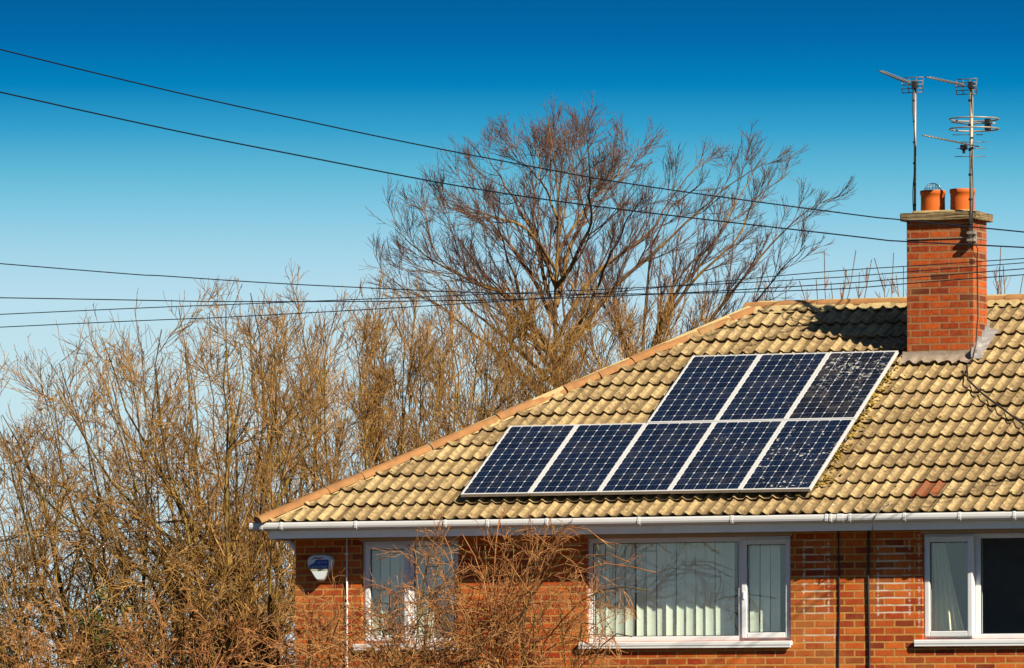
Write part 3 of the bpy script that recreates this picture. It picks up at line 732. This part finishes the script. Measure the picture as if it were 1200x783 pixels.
jc = Vector(at(1157, 146, YM)); jbox('junction_box', [((jc.x-.025, jc.y-.03, jc.z-.065), (jc.x+.035, jc.y+.03, jc.z+.065), .008)])
jc = Vector(at(1129.5, 172.5, YM-.1)); jbox('junction_box', [((jc.x-.035, jc.y-.03, jc.z-.03), (jc.x+.035, jc.y+.03, jc.z+.025), .006), ((jc.x-.012, jc.y-.02, jc.z-.07), (jc.x+.012, jc.y+.02, jc.z-.028), .004)])
jbox('clamp', [((t0[0]-.03, YM-.05, t0[2]-.06), (t0[0]+.03, YM+.03, t0[2]+.02), .008)])
br = MB(); bc = Vector(at(1139.5, 277, YM)); br.box((bc.x-.055, CY0-.03, bc.z-.075), (bc.x+.04, CY0-.002, bc.z+.07), .006); br.box((bc.x-.05, CY0-.10, bc.z+.02), (bc.x+.045, CY0-.025, bc.z+.05), .006); br.box((bc.x-.05, CY0-.10, bc.z-.06), (bc.x+.045, CY0-.025, bc.z-.03), .006)
br.box((CX0-.006, CY0-.012, bc.z-.012), (CX1+.004, CY0-.001, bc.z-.004)); br.box((CX1+.001, CY0-.012, bc.z-.012), (CX1+.006, CY1, bc.z-.004))
o = br.build('bracket', M['pole']); o.parent = pr[0]; o.matrix_parent_inverse = pr[1]
cc_ = MB(); cc_.tube([(b0[0]+.024, YM-.01+.01*math.sin(z*9), z) for z in np.linspace(b0[2], t0[2]-.1, 30)], .006, 5)
for z in np.linspace(b0[2]+.2, t0[2]-.2, 6): cc_.tube([(b0[0]-.001, YM, z), (b0[0]-.001, YM, z+.025)], .026, 10)
o = cc_.build('cable', M['blackp']); o.parent = pr[0]; o.matrix_parent_inverse = pr[1]
# ------------------------------------------------------------------ overhead lines
def catmull(P, n):
    P = [np.array(p, float) for p in P]; P = [2*P[0]-P[1]] + P + [2*P[-1]-P[-2]]; out = []
    for i in range(1, len(P)-2):
        for t in np.linspace(0, 1, n, endpoint=False):
            a, b, c, d = P[i-1:i+3]; out.append(.5*((2*b)+(-a+c)*t+(2*a-5*b+4*c-d)*t*t+(-a+3*b-3*c+d)*t**3))
    out.append(P[-2]); return np.array(out)
wires = [('uppermost overhead line, sagging from upper left to the chimney top', [(0, 58), (380, 146.5), (638, 198), (778, 221.4), (1000, 251.5), (1060, 258), (1200, 272)], -16, -3, .0068),
         ('second overhead line from the top, passing just under the topmost one', [(0, 108), (380, 188), (640, 234), (1000, 277), (1060, 283), (1200, 290)], -16, -3, .0072),
         ('third overhead line down, crossing the tree crown nearly level', [(0, 309), (200, 324), (380, 335), (640, 344.5), (950, 340), (1200, 322)], -9, -2, .0052),
         ('low level overhead line, fourth from the top at the left edge', [(0, 349), (300, 353.5), (640, 350), (950, 334.6), (1200, 315)], -9, -2, .0052),
         ('low overhead line, fifth from the top at the left edge, rising rightward', [(0, 368.5), (300, 355.7), (640, 342), (950, 327), (1200, 308)], -9, -2, .0046),
         ('lowest overhead line at the left edge, rising rightward across the twig tips', [(0, 383.5), (300, 370), (640, 349), (950, 320), (1200, 303)], -9, -2, .0046)]
for lab, pts, ya, yb, rad in wires:
    d0 = (pts[0][0]-1400, pts[0][1]+1400*(pts[0][1]-pts[1][1])/(pts[1][0]-pts[0][0])*1.1); d1 = (2200, pts[-1][1]+(pts[-1][1]-pts[-2][1])/(pts[-1][0]-pts[-2][0])*1000)
    P = [at(x, y, ya+(yb-ya)*x/1200.) for x, y in pts]
    P = [at(*d0, ya+(yb-ya)*d0[0]/1200.)] + P + [at(*d1, ya+(yb-ya)*d1[0]/1200.)]
    C = catmull(P, 8)
    b = MB(); b.tube([tuple(p) for p in C], rad, 6); o = b.build('overhead_line', M['line']); tag(o, lab, 'overhead line', 'overhead lines')
# ------------------------------------------------------------------ trees and shrubs
def unit(v): return v/np.maximum(np.linalg.norm(v, axis=-1, keepdims=True), 1e-9)
def tubes(P, Rr, n):
    N, k, _ = P.shape
    Tn = np.empty_like(P); Tn[:, 1:-1] = P[:, 2:]-P[:, :-2]; Tn[:, 0] = P[:, 1]-P[:, 0]; Tn[:, -1] = P[:, -1]-P[:, -2]; Tn = unit(Tn)
    mean = unit(P[:, -1]-P[:, 0]); ref = np.zeros((N, 3)); ref[np.arange(N), np.argmin(np.abs(mean), 1)] = 1
    U = unit(np.cross(Tn, ref[:, None, :])); Vv = np.cross(Tn, U)
    a = np.arange(n)*2*np.pi/n
    ring = P[:, :, None, :] + Rr[:, :, None, None]*(U[:, :, None, :]*np.cos(a)[None, None, :, None] + Vv[:, :, None, :]*np.sin(a)[None, None, :, None])
    V = ring.reshape(-1, 3)
    i = np.arange(N)[:, None, None]*k*n; j = np.arange(k-1)[None, :, None]*n; q = np.arange(n)[None, None, :]
    q2 = (q+1) % n
    Q = np.stack([i+j+q, i+j+q2, i+j+n+q2, i+j+n+q], -1).reshape(-1, 4)
    return V, Q
def resample(pts, k):
    pts = np.array(pts); d = np.r_[0, np.cumsum(np.linalg.norm(np.diff(pts, axis=0), axis=1))]; t = np.linspace(0, d[-1], k)
    return np.stack([np.interp(t, d, pts[:, c]) for c in range(3)], 1)
def spawn(r, P, Rr, m, k, lo, hi, ang, asd, length, lsd, up, wander, rr, rtip, bias=None, taper=.70):
    N, kp, _ = P.shape; M_ = N*m
    par = np.repeat(np.arange(N), m); t = lo+(hi-lo)*((np.tile(np.arange(m), N)+r.uniform(0, 1, M_))/m)
    f = t*(kp-1); i = np.minimum(f.astype(int), kp-2); fr = (f-i)[:, None]
    pos = P[par, i]*(1-fr)+P[par, i+1]*fr; tan = unit(P[par, i+1]-P[par, i]); R0 = (Rr[par, i]*(1-fr[:, 0])+Rr[par, i+1]*fr[:, 0])*rr
    rv = r.normal(size=(M_, 3));
    if bias is not None: rv = rv*bias
    s = unit(rv - (rv*tan).sum(1, keepdims=True)*tan); an = r.normal(ang, asd, M_)[:, None]
    d = np.cos(an)*tan+np.sin(an)*s
    L = length*(1-taper*t)*np.exp(np.clip(r.normal(0, lsd, M_), -.7, .38))
    out = np.empty((M_, k, 3)); out[:, 0] = pos; wv = np.zeros((M_, 3))
    for q in range(1, k):
        wv = .5*wv+r.normal(size=(M_, 3))*wander; d = unit(d+wv+np.array([0, 0, up])); pos = pos+d*(L/(k-1))[:, None]; out[:, q] = pos
    u = np.linspace(0, 1, k)[None]; R0 = np.maximum(R0, rtip*1.1)[:, None]
    return out, R0*(1-u)**.8+rtip*u
def foliate(name, label, cat, limbs, mats, lv, seed, group=None, leaves=None, nleaf=0, leafsize=.03):
    """limbs: (points, base radius, tip radius); first limb is the trunk"""
    r = np.random.default_rng(seed); base = limbs[0][0][0]
    t_ = thing(name, label, cat, tuple(base), group); inv = Matrix.Translation(-Vector(base))
    K = 18; Ps = []; Rs = []
    for n_, (pts, ra, rb) in enumerate(limbs):
        p_ = resample(catmull(pts, 6), K); L = np.linalg.norm(p_[-1]-p_[0])
        w_ = np.cumsum(r.normal(size=(K, 3)), 0)*L*.004*(n_ > 0 or name != 'bare_tree'); w_ -= np.linspace(0, 1, K)[:, None]*w_[-1]*.5
        p_ = p_+w_; u = np.linspace(0, 1, K); Ps.append(p_); Rs.append(ra*(1-u)**(1.25 if n_ else 1.05)+rb*u)
        V, Q = tubes(p_[None], Rs[-1][None], 8)
        o = npmesh('trunk' if n_ == 0 else 'limb', V, Q, mats[0]); o.parent = t_; o.matrix_parent_inverse = inv
    P = np.array(Ps); Rr = np.array(Rs); VV, QQ = [], []; nv = 0; last = None
    for (m, k, lo, hi, ang, asd, ln, lsd, up, wan, rr, rt_, sides) in lv:
        P, Rr = spawn(r, P, Rr, m, k, lo, hi, ang, asd, ln, lsd, up, wan, rr, rt_); V, Q = tubes(P, Rr, sides); VV.append(V); QQ.append(Q+nv); nv += len(V)
    o = npmesh('crown', np.concatenate(VV), np.concatenate(QQ), mats[1]); o.parent = t_; o.matrix_parent_inverse = inv
    if nleaf:
        i = r.integers(0, len(P), nleaf); k_ = r.integers(1, P.shape[1], nleaf); c = P[i, k_]; a = unit(r.normal(size=(nleaf, 3))); b = unit(np.cross(a, r.normal(size=(nleaf, 3)))); s = leafsize*np.exp(r.normal(0, .3, nleaf))[:, None]
        V = np.stack([c-a*s, c+b*s*.5, c+a*s, c-b*s*.5], 1).reshape(-1, 3); Q = np.arange(nleaf*4).reshape(-1, 4)
        o = npmesh('leaves', V, Q, leaves, None, False); o.parent = t_; o.matrix_parent_inverse = inv
    return t_
def pxl(path, Y, r, dy=1.2):
    """limb surveyed in the photo; drifts in depth as it leaves the stem"""
    n = len(path); s = r.normal(0, dy); q = [at(x, y+26*i/(n-1), Y+s*(i/(n-1))) for i, (x, y) in enumerate(path)]
    c = catmull(tp, 12); z = c[np.argmin(np.linalg.norm(c-q[0], axis=1)+np.where(c[:, 2] > q[0][2]-.12, 9., 0.))]   # rooted in the trunk
    return [z] + q[1:]
def root(p, dx=0.): return np.array([p[0]+dx, p[1], GZ-.1])
# --- the tall bare tree behind the roof
r = np.random.default_rng(21); Y = 13.
trk = [(650, 560), (652, 480), (651, 400), (651, 330), (656, 250), (651, 200), (646, 160), (641, 134)]
tp = [at(x, y, Y) for x, y in trk]; tp = [root(tp[0])] + tp
lim = [(tp, .105, .006)]
for pa, ra in (([(651, 350), (628, 280), (625, 220), (632, 172), (626, 140)], .055), ([(652, 345), (675, 275), (700, 220), (725, 182), (747, 145)], .06),
               ([(652, 320), (690, 255), (692, 190), (690, 140)], .05), ([(648, 320), (612, 245), (590, 200), (566, 150)], .05),
               ([(650, 370), (600, 285), (560, 228), (543, 192)], .06), ([(648, 400), (585, 335), (520, 300), (482, 268), (460, 243)], .06), ([(650, 440), (590, 390), (540, 340), (510, 300), (478, 290)], .05), ([(650, 460), (570, 400), (520, 350), (470, 315), (440, 290)], .05), ([(648, 410), (600, 370), (560, 320), (540, 270), (520, 240)], .05),
               ([(652, 390), (700, 310), (755, 258), (795, 195), (822, 160)], .07), ([(650, 420), (600, 345), (540, 312), (507, 270), (500, 215)], .055),
               ([(654, 410), (705, 345), (750, 300), (800, 250), (850, 205), (893, 168)], .07), ([(652, 420), (690, 350), (715, 290), (735, 240), (760, 200)], .055),
               ([(650, 430), (622, 380), (600, 300), (585, 250), (578, 210)], .05), ([(654, 262), (668, 215), (672, 172), (676, 135)], .03), ([(655, 250), (634, 205), (612, 172), (600, 142)], .03),
               ([(652, 225), (664, 180), (660, 150), (663, 128)], .02), ([(653, 280), (690, 230), (716, 190), (722, 155)], .04), ([(652, 300), (615, 262), (575, 240), (530, 225), (508, 200)], .045)):
    lim.append((pxl(pa, Y, r, 1.6), ra*.60, .005))
BE = [(12, 11, .06, .98, .52, .16, 1.10, .35, .065, .030, .45, .0034, 4), (8, 8, .15, 1., .46, .18, .50, .35, .06, .04, .6, .0026, 3), (5, 6, .2, 1., .46, .2, .24, .35, .05, .05, .7, .0021, 3)]
foliate('bare_tree', 'tallest bare tree, reddish twigs fanning above the hip of the roof', 'tree', lim, [M['bark_beech'], M['twig_beech']], BE, 31, 'bare trees behind the house')
Y = 15.5
trk = [(752, 560), (750, 450), (757, 360), (763, 290), (788, 240), (826, 212)]
tp = [at(x, y, Y) for x, y in trk]; tp = [root(tp[0])] + tp; lim = [(tp, .08, .006)]
for pa, ra in (([(752, 440), (790, 345), (830, 290), (852, 240), (893, 162)], .06), ([(754, 420), (800, 335), (860, 272), (882, 222), (917, 184)], .06),
               ([(753, 460), (815, 388), (868, 318), (905, 272), (950, 228), (986, 207)], .06), ([(752, 470), (820, 400), (885, 345), (915, 300), (945, 262)], .05),
               ([(752, 440), (722, 350), (735, 285), (750, 232)], .05), ([(752, 480), (800, 420), (840, 350), (870, 300)], .05), ([(750, 490), (700, 420), (690, 360), (672, 320)], .05), ([(752, 470), (735, 400), (700, 330), (690, 290)], .04),
               ([(753, 450), (775, 370), (800, 310), (838, 262), (862, 215)], .05)):
    lim.append((pxl(pa, Y, r, 1.4), ra*.60, .005))
BE2 = [(13, 10, .12, .98, .40, .16, 1.00, .35, .06, .03, .45, .0034, 4), (7, 7, .15, 1., .44, .2, .46, .35, .06, .04, .6, .0026, 3), (5, 6, .2, 1., .46, .22, .22, .35, .06, .05, .7, .0021, 3)]
foliate('bare_tree', 'bare tree with long limbs sweeping right above the ridge', 'tree', lim, [M['bark_beech'], M['twig_beech']], BE2, 32, 'bare trees behind the house')
# --- golden multi-stemmed willows
def willow(label, bpx, bpy_, Y, tops, seed, ra=.05, lv=None, mats=None, name='willow_tree', spread=1.4, bow=.5, group='golden willows left of the house', nleaf=0, lower=38, stems=()):
    r = np.random.default_rng(seed); b = at(bpx, bpy_, Y); b0 = root(b); lim = []
    for n_, (x, y) in enumerate(tops):
        e = at(x, y+lower, Y+r.normal(0, spread)); h = e[2]-b0[2]; st = b0+np.array([r.normal(0, .14), r.normal(0, .14), 0])
        dx = e-st; q = []
        for f in (0, .18, .4, .62, .82, 1.):
            g_ = f**(.80+.8*bow*r.uniform(.1, 1.2)); j = r.normal(0, .05*h*.3, 3) if 0 < f < 1 else 0
            q.append(st+np.array([dx[0]*g_, dx[1]*g_, dx[2]*f])+j)
        lim.append((q, ra*r.uniform(.75, 1.25)*(1.4 if n_ == 0 else 1), .006))
    for pa, ra_ in stems: lim.append(([b0] + [at(x, y, Y+dy_) for x, y, dy_ in pa], ra_, .007))
    return foliate(name, label, 'tree', lim, mats or [M['bark_lich'], M['twig_gold']], lv or WL, seed+7, group, M['leaf_dead'], nleaf)
WL = [(15, 10, .12, .98, .66, .30, 1.40, .35, .035, .085, .5, .0046, 4), (8, 8, .10, 1., .54, .28, .72, .4, .06, .10, .6, .0034, 3), (4, 6, .15, 1., .5, .3, .32, .4, .07, .11, .75, .0026, 3)]
WD = [(20, 10, .18, .98, .50, .26, 1.35, .35, .09, .08, .5, .0046, 4), (9, 8, .10, 1., .48, .28, .70, .4, .10, .10, .6, .0035, 3), (5, 6, .15, 1., .5, .3, .30, .4, .09, .11, .75, .0027, 3)]
willow('thick lichen-yellow willow stems beside the eave corner of the house', 300, 790, 3.2, [(250, 400), (190, 380), (130, 430), (330, 355), (290, 345), (225, 470), (340, 480), (85, 470), (150, 520), (300, 430), (362, 420)], 41, .045, lower=14, stems=[
    ([(288, 740, 0), (284, 690, .1), (270, 640, .1), (262, 590, .2), (268, 530, .2), (286, 460, .3), (283, 400, .3)], .115), ([(298, 745, .2), (306, 660, .2), (312, 600, .3), (322, 550, .4), (334, 490, .4), (330, 420, .5)], .095),
    ([(312, 770, .5), (330, 715, .6), (338, 660, .6), (326, 632, .7), (345, 560, .8), (372, 500, .9), (380, 430, 1.)], .10), ([(275, 720, -.2), (235, 660, -.3), (205, 600, -.4), (170, 545, -.5), (120, 490, -.6)], .085),
    ([(270, 740, -.1), (225, 690, -.2), (180, 640, -.4), (120, 600, -.6), (60, 570, -.8)], .075), ([(280, 700, .1), (250, 610, .1), (235, 550, 0), (238, 480, 0), (215, 410, .1)], .085), ([(282, 720, .1), (240, 640, .2), (190, 560, .3), (175, 500, .3), (178, 440, .4)], .075), ([(285, 745, -.2), (230, 700, -.4), (160, 655, -.6), (90, 610, -.8), (20, 540, -1.)], .07), ([(280, 730, -.1), (215, 650, -.3), (150, 590, -.5), (95, 520, -.6), (60, 450, -.7)], .075), ([(284, 715, .0), (225, 620, 0), (175, 530, .1), (140, 460, .1), (120, 400, .2)], .075)])
willow('broad golden willow at the left edge, lower than its neighbours', 215, 800, 4.5, [(5, 450), (40, 410), (75, 385), (110, 420), (150, 400), (20, 520), (180, 480), (-40, 480), (130, 540), (-20, 430)], 52, .05, nleaf=260)
willow('golden willow with upright brushy top, behind the lichened stems', 305, 790, 7., [(120, 410), (165, 385), (215, 350), (255, 345), (290, 335), (330, 345), (180, 440), (240, 410), (60, 440)], 63, .05, lower=14)
willow('dense golden willow crossing the hip end of the roof', 400, 790, 8., [(300, 350), (345, 340), (385, 330), (425, 325), (465, 335), (500, 350), (360, 410), (440, 400), (320, 440), (540, 420)], 74, .05, WD)
willow('golden willow right of the hip, under the tall bare tree', 545, 790, 9.5, [(455, 330), (490, 315), (530, 330), (570, 340), (610, 350), (650, 370), (505, 380), (590, 400), (690, 400), (560, 440)], 85, .05, WD)
willow('olive-gold willow close behind the roof, below the right bare tree', 700, 790, 10.5, [(620, 380), (660, 350), (700, 350), (740, 360), (780, 350), (820, 345), (680, 420), (760, 400), (600, 430)], 96, .045, WD)
LW = [(16, 9, .15, .98, .65, .28, 1.15, .35, .0, .11, .55, .0050, 4), (8, 7, .12, 1., .6, .28, .6, .4, .02, .13, .65, .0038, 3), (4, 6, .15, 1., .6, .28, .28, .4, .02, .12, .75, .0030, 3)]
willow('low tangled willow scrub in front of the left golden willow', 90, 820, 1.5, [(20, 600), (60, 560), (110, 590), (150, 560), (190, 600), (230, 560), (260, 620), (0, 640), (-30, 580)], 107, .04, LW, [M['bark_lich'], M['twig_gold']], nleaf=300)
willow('second low willow scrub, between left edge and lichened stems', 170, 830, 5.5, [(60, 640), (110, 620), (140, 600), (200, 580), (250, 600), (280, 640), (30, 600), (300, 600)], 118, .04, LW, [M['bark_lich'], M['twig_gold']], nleaf=300)
willow('golden scrub filling the gap at the middle of the hip', 470, 800, 6.5, [(380, 420), (420, 400), (455, 410), (490, 400), (520, 420), (340, 470), (400, 460), (550, 410), (440, 450)], 141, .04, WD, lower=5)
willow('golden scrub behind the upper hip, around the tall bare trunk', 620, 800, 8.5, [(540, 400), (580, 385), (615, 380), (650, 390), (690, 385), (720, 395), (560, 430), (660, 420), (750, 390), (780, 385)], 144, .04, WD, lower=-5)
willow('golden scrub at the far left, brushing the picture edge behind the brambles', 20, 830, 6., [(-20, 560), (20, 540), (60, 540), (100, 550), (-40, 600), (140, 580), (40, 600)], 147, .04, LW, lower=0)
# --- far saplings beyond the ridge
SA = [(16, 8, .15, .98, .38, .18, .60, .3, .07, .06, .6, .0042, 3), (6, 5, .2, 1., .4, .2, .24, .3, .1, .06, .7, .0034, 3)]
def sapling(label, px, tops, Y, seed):
    willow(label, px, 600, Y, tops, seed, .013, SA, [M['bark_beech'], M['twig_red']], 'sapling', .6, .2, 'far saplings above the ridge', 0, 8)
sapling('reddish saplings just left of the chimney, above the ridge', 1030, [(1020, 290), (1035, 300), (1045, 285), (1052, 305), (1012, 310), (1060, 315)], 22, 131)
sapling('two thin saplings standing tallest between bare tree and chimney', 975, [(966, 281), (984, 283), (975, 315), (990, 318)], 23, 132)
sapling('short brushy saplings where ridge meets hip', 920, [(895, 318), (910, 312), (925, 318), (940, 312), (905, 330), (950, 325), (880, 325)], 21, 133)
sapling('thin dark sapling right of the chimney', 1166, [(1178, 282), (1188, 300), (1170, 312), (1196, 308), (1205, 300)], 20, 134)
# --- shrubs in front of the wall
FS = [(10, 12, .22, .98, .55, .28, 1.15, .35, -.035, .085, .6, .0042, 4), (6, 8, .12, 1., .58, .28, .48, .4, -.02, .11, .65, .0033, 3), (3, 6, .2, 1., .6, .3, .22, .4, -.01, .12, .7, .0026, 3)]
def shrub(label, bpx, Y, tops, seed, ra, mats, lv=FS, bow=.9, name='bare_shrub', nleaf=0, leaf='leaf_dead', spread=.35, group='bare shrubs in front of the house'):
    r = np.random.default_rng(seed); b = at(bpx, 830, Y); b0 = root(b); lim = []
    for n_, (x, y) in enumerate(tops):
        e = at(x, y, Y+r.normal(0, spread)); st = b0+np.array([r.normal(0, .22), r.normal(0, .12), 0]); apz = max(e[2]+abs(r.normal(.05, .06)), -2.2)
        q = [st, st+np.array([(e[0]-st[0])*.12, (e[1]-st[1])*.2, (apz-st[2])*.45]), st+np.array([(e[0]-st[0])*.32, (e[1]-st[1])*.45, (apz-st[2])*.83]), st+np.array([(e[0]-st[0])*.68, (e[1]-st[1])*.75, apz-st[2]]), e]
        lim.append((q, ra*r.uniform(.7, 1.25), .006))
    return foliate(name, label, 'shrub', lim, mats, lv, seed+3, group, M[leaf], nleaf, .028)
TT = [M['bark_lich'], M['twig_tan']]
shrub('large arching bare shrub against the wall between left and middle windows', 585, -.75, [(715, 668), (655, 640), (600, 632), (700, 700), (560, 650), (690, 640), (520, 690), (640, 690), (768, 690), (480, 720), (620, 720)], 151, .022, TT)
shrub('arching bare shrub covering the lower left window', 480, -.9, [(435, 705), (410, 730), (520, 665), (560, 690), (390, 745), (450, 725), (500, 720), (540, 645), (375, 760), (590, 720)], 162, .02, TT)
shrub('dark-stemmed shrub at the foot of the middle window', 640, -1.5, [(570, 740), (700, 730), (610, 700), (680, 760), (540, 760), (740, 752), (660, 720)], 173, .022, TT)
RR = [M['twig_red'], M['twig_red']]
shrub('red-stemmed shrub with upright shoots reaching the gutter', 560, -1.15, [(545, 660), (575, 625), (600, 650), (625, 618), (520, 640), (640, 660), (500, 670), (590, 690)], 184, .010, RR, [(8, 7, .3, .98, .5, .2, .5, .35, .05, .07, .6, .0045, 3), (5, 5, .2, 1., .6, .25, .22, .4, .02, .1, .7, .003, 3)])
shrub('tawny bramble thicket along the bottom below the left window', 430, -2., [(355, 765), (400, 770), (460, 755), (500, 770), (335, 780), (385, 755), (540, 760), (440, 740), (580, 775)], 195, .014, TT, nleaf=900)
shrub('reddish bramble thicket at the bottom left of the lichened stems', 230, -1.8, [(150, 765), (200, 745), (260, 755), (310, 750), (335, 765), (120, 775), (280, 775), (180, 785), (300, 735)], 206, .013, RR, nleaf=900)
shrub('brown bramble thicket in the bottom left corner', 60, -1.6, [(0, 740), (40, 725), (90, 740), (140, 755), (-30, 760), (20, 765), (110, 775), (170, 765)], 217, .014, TT, nleaf=1100)
shrub('small evergreen bush half hidden in the golden scrub', 115, 1.0, [(85, 720), (110, 700), (135, 712), (150, 730), (95, 740), (122, 730)], 228, .014, [M['bark_lich'], M['twig_gold']], [(10, 6, .4, 1., .7, .3, .35, .3, .03, .1, .6, .004, 3), (6, 5, .2, 1., .7, .3, .18, .3, .02, .1, .7, .003, 3)], nleaf=1500, leaf='leaf_green', group=None, name='evergreen_bush')

shrub('matted brown shrub low along the wall foot, below the sill line', 540, -1.1, [(430, 745), (480, 735), (530, 725), (580, 730), (630, 735), (670, 745), (400, 755), (600, 720), (500, 720), (560, 740), (700, 762)], 239, .014, TT)

shrub('low wispy brown shrub at the foot of the brick corner, under the alarm box', 372, -1.0, [(350, 735), (378, 720), (405, 735), (425, 715), (335, 755), (365, 750), (395, 745), (325, 765)], 251, .012, TT)

# ------------------------------------------------------------------ the house across the road (seen mirrored in the panes)
oh = thing('gabled_house', 'shaded gabled house across the road, seen only as a dark reflection in the right window', 'house', (-1., -41., GZ))
OM = Matrix.Translation(-Vector(oh.location))
def opp(mb, name, m):
    o = mb.build(name, m); o.parent = oh; o.matrix_parent_inverse = OM; return o
m = MB(); m.box((-8.1, -45, GZ), (7., -37, 1.2)); opp(m, 'wall', worn('pebbledash_render', (.62, .60, .55), .9, 0, .2, 3, .2, .4, (.25, .24, .20), .5))
m = MB(); m.prism([(-8.6, -45.5, 1.15), (-8.6, -41, 4.3), (-8.6, -36.5, 1.15)], (16.1, 0, 0)); opp(m, 'roof', M['tile'])
for x in (-6., -1., 4.):
    for z in (-3.6, -1.1):
        m = MB(); rail_frame(m, (x-.8, z), (x+.8, z+1.2), -36.99, -36.94, .07); o = opp(m, 'window_frame', M['upvc'])
        m = MB(); m.box((x-.72, -36.985, z+.07), (x+.72, -36.975, z+1.13)); o = opp(m, 'window_pane', M['blackp'])

shrub('sparse shrub of long arching red wands before the left window and bare brick', 545, -.85, [(440, 655), (480, 642), (525, 632), (600, 638), (655, 645), (715, 642), (775, 682), (415, 695), (455, 690), (690, 665), (740, 660)], 262, .009, RR, [(6, 9, .35, .98, .45, .2, .55, .3, -.01, .07, .6, .0040, 3), (4, 6, .2, 1., .5, .25, .25, .4, .0, .09, .7, .0028, 3)])
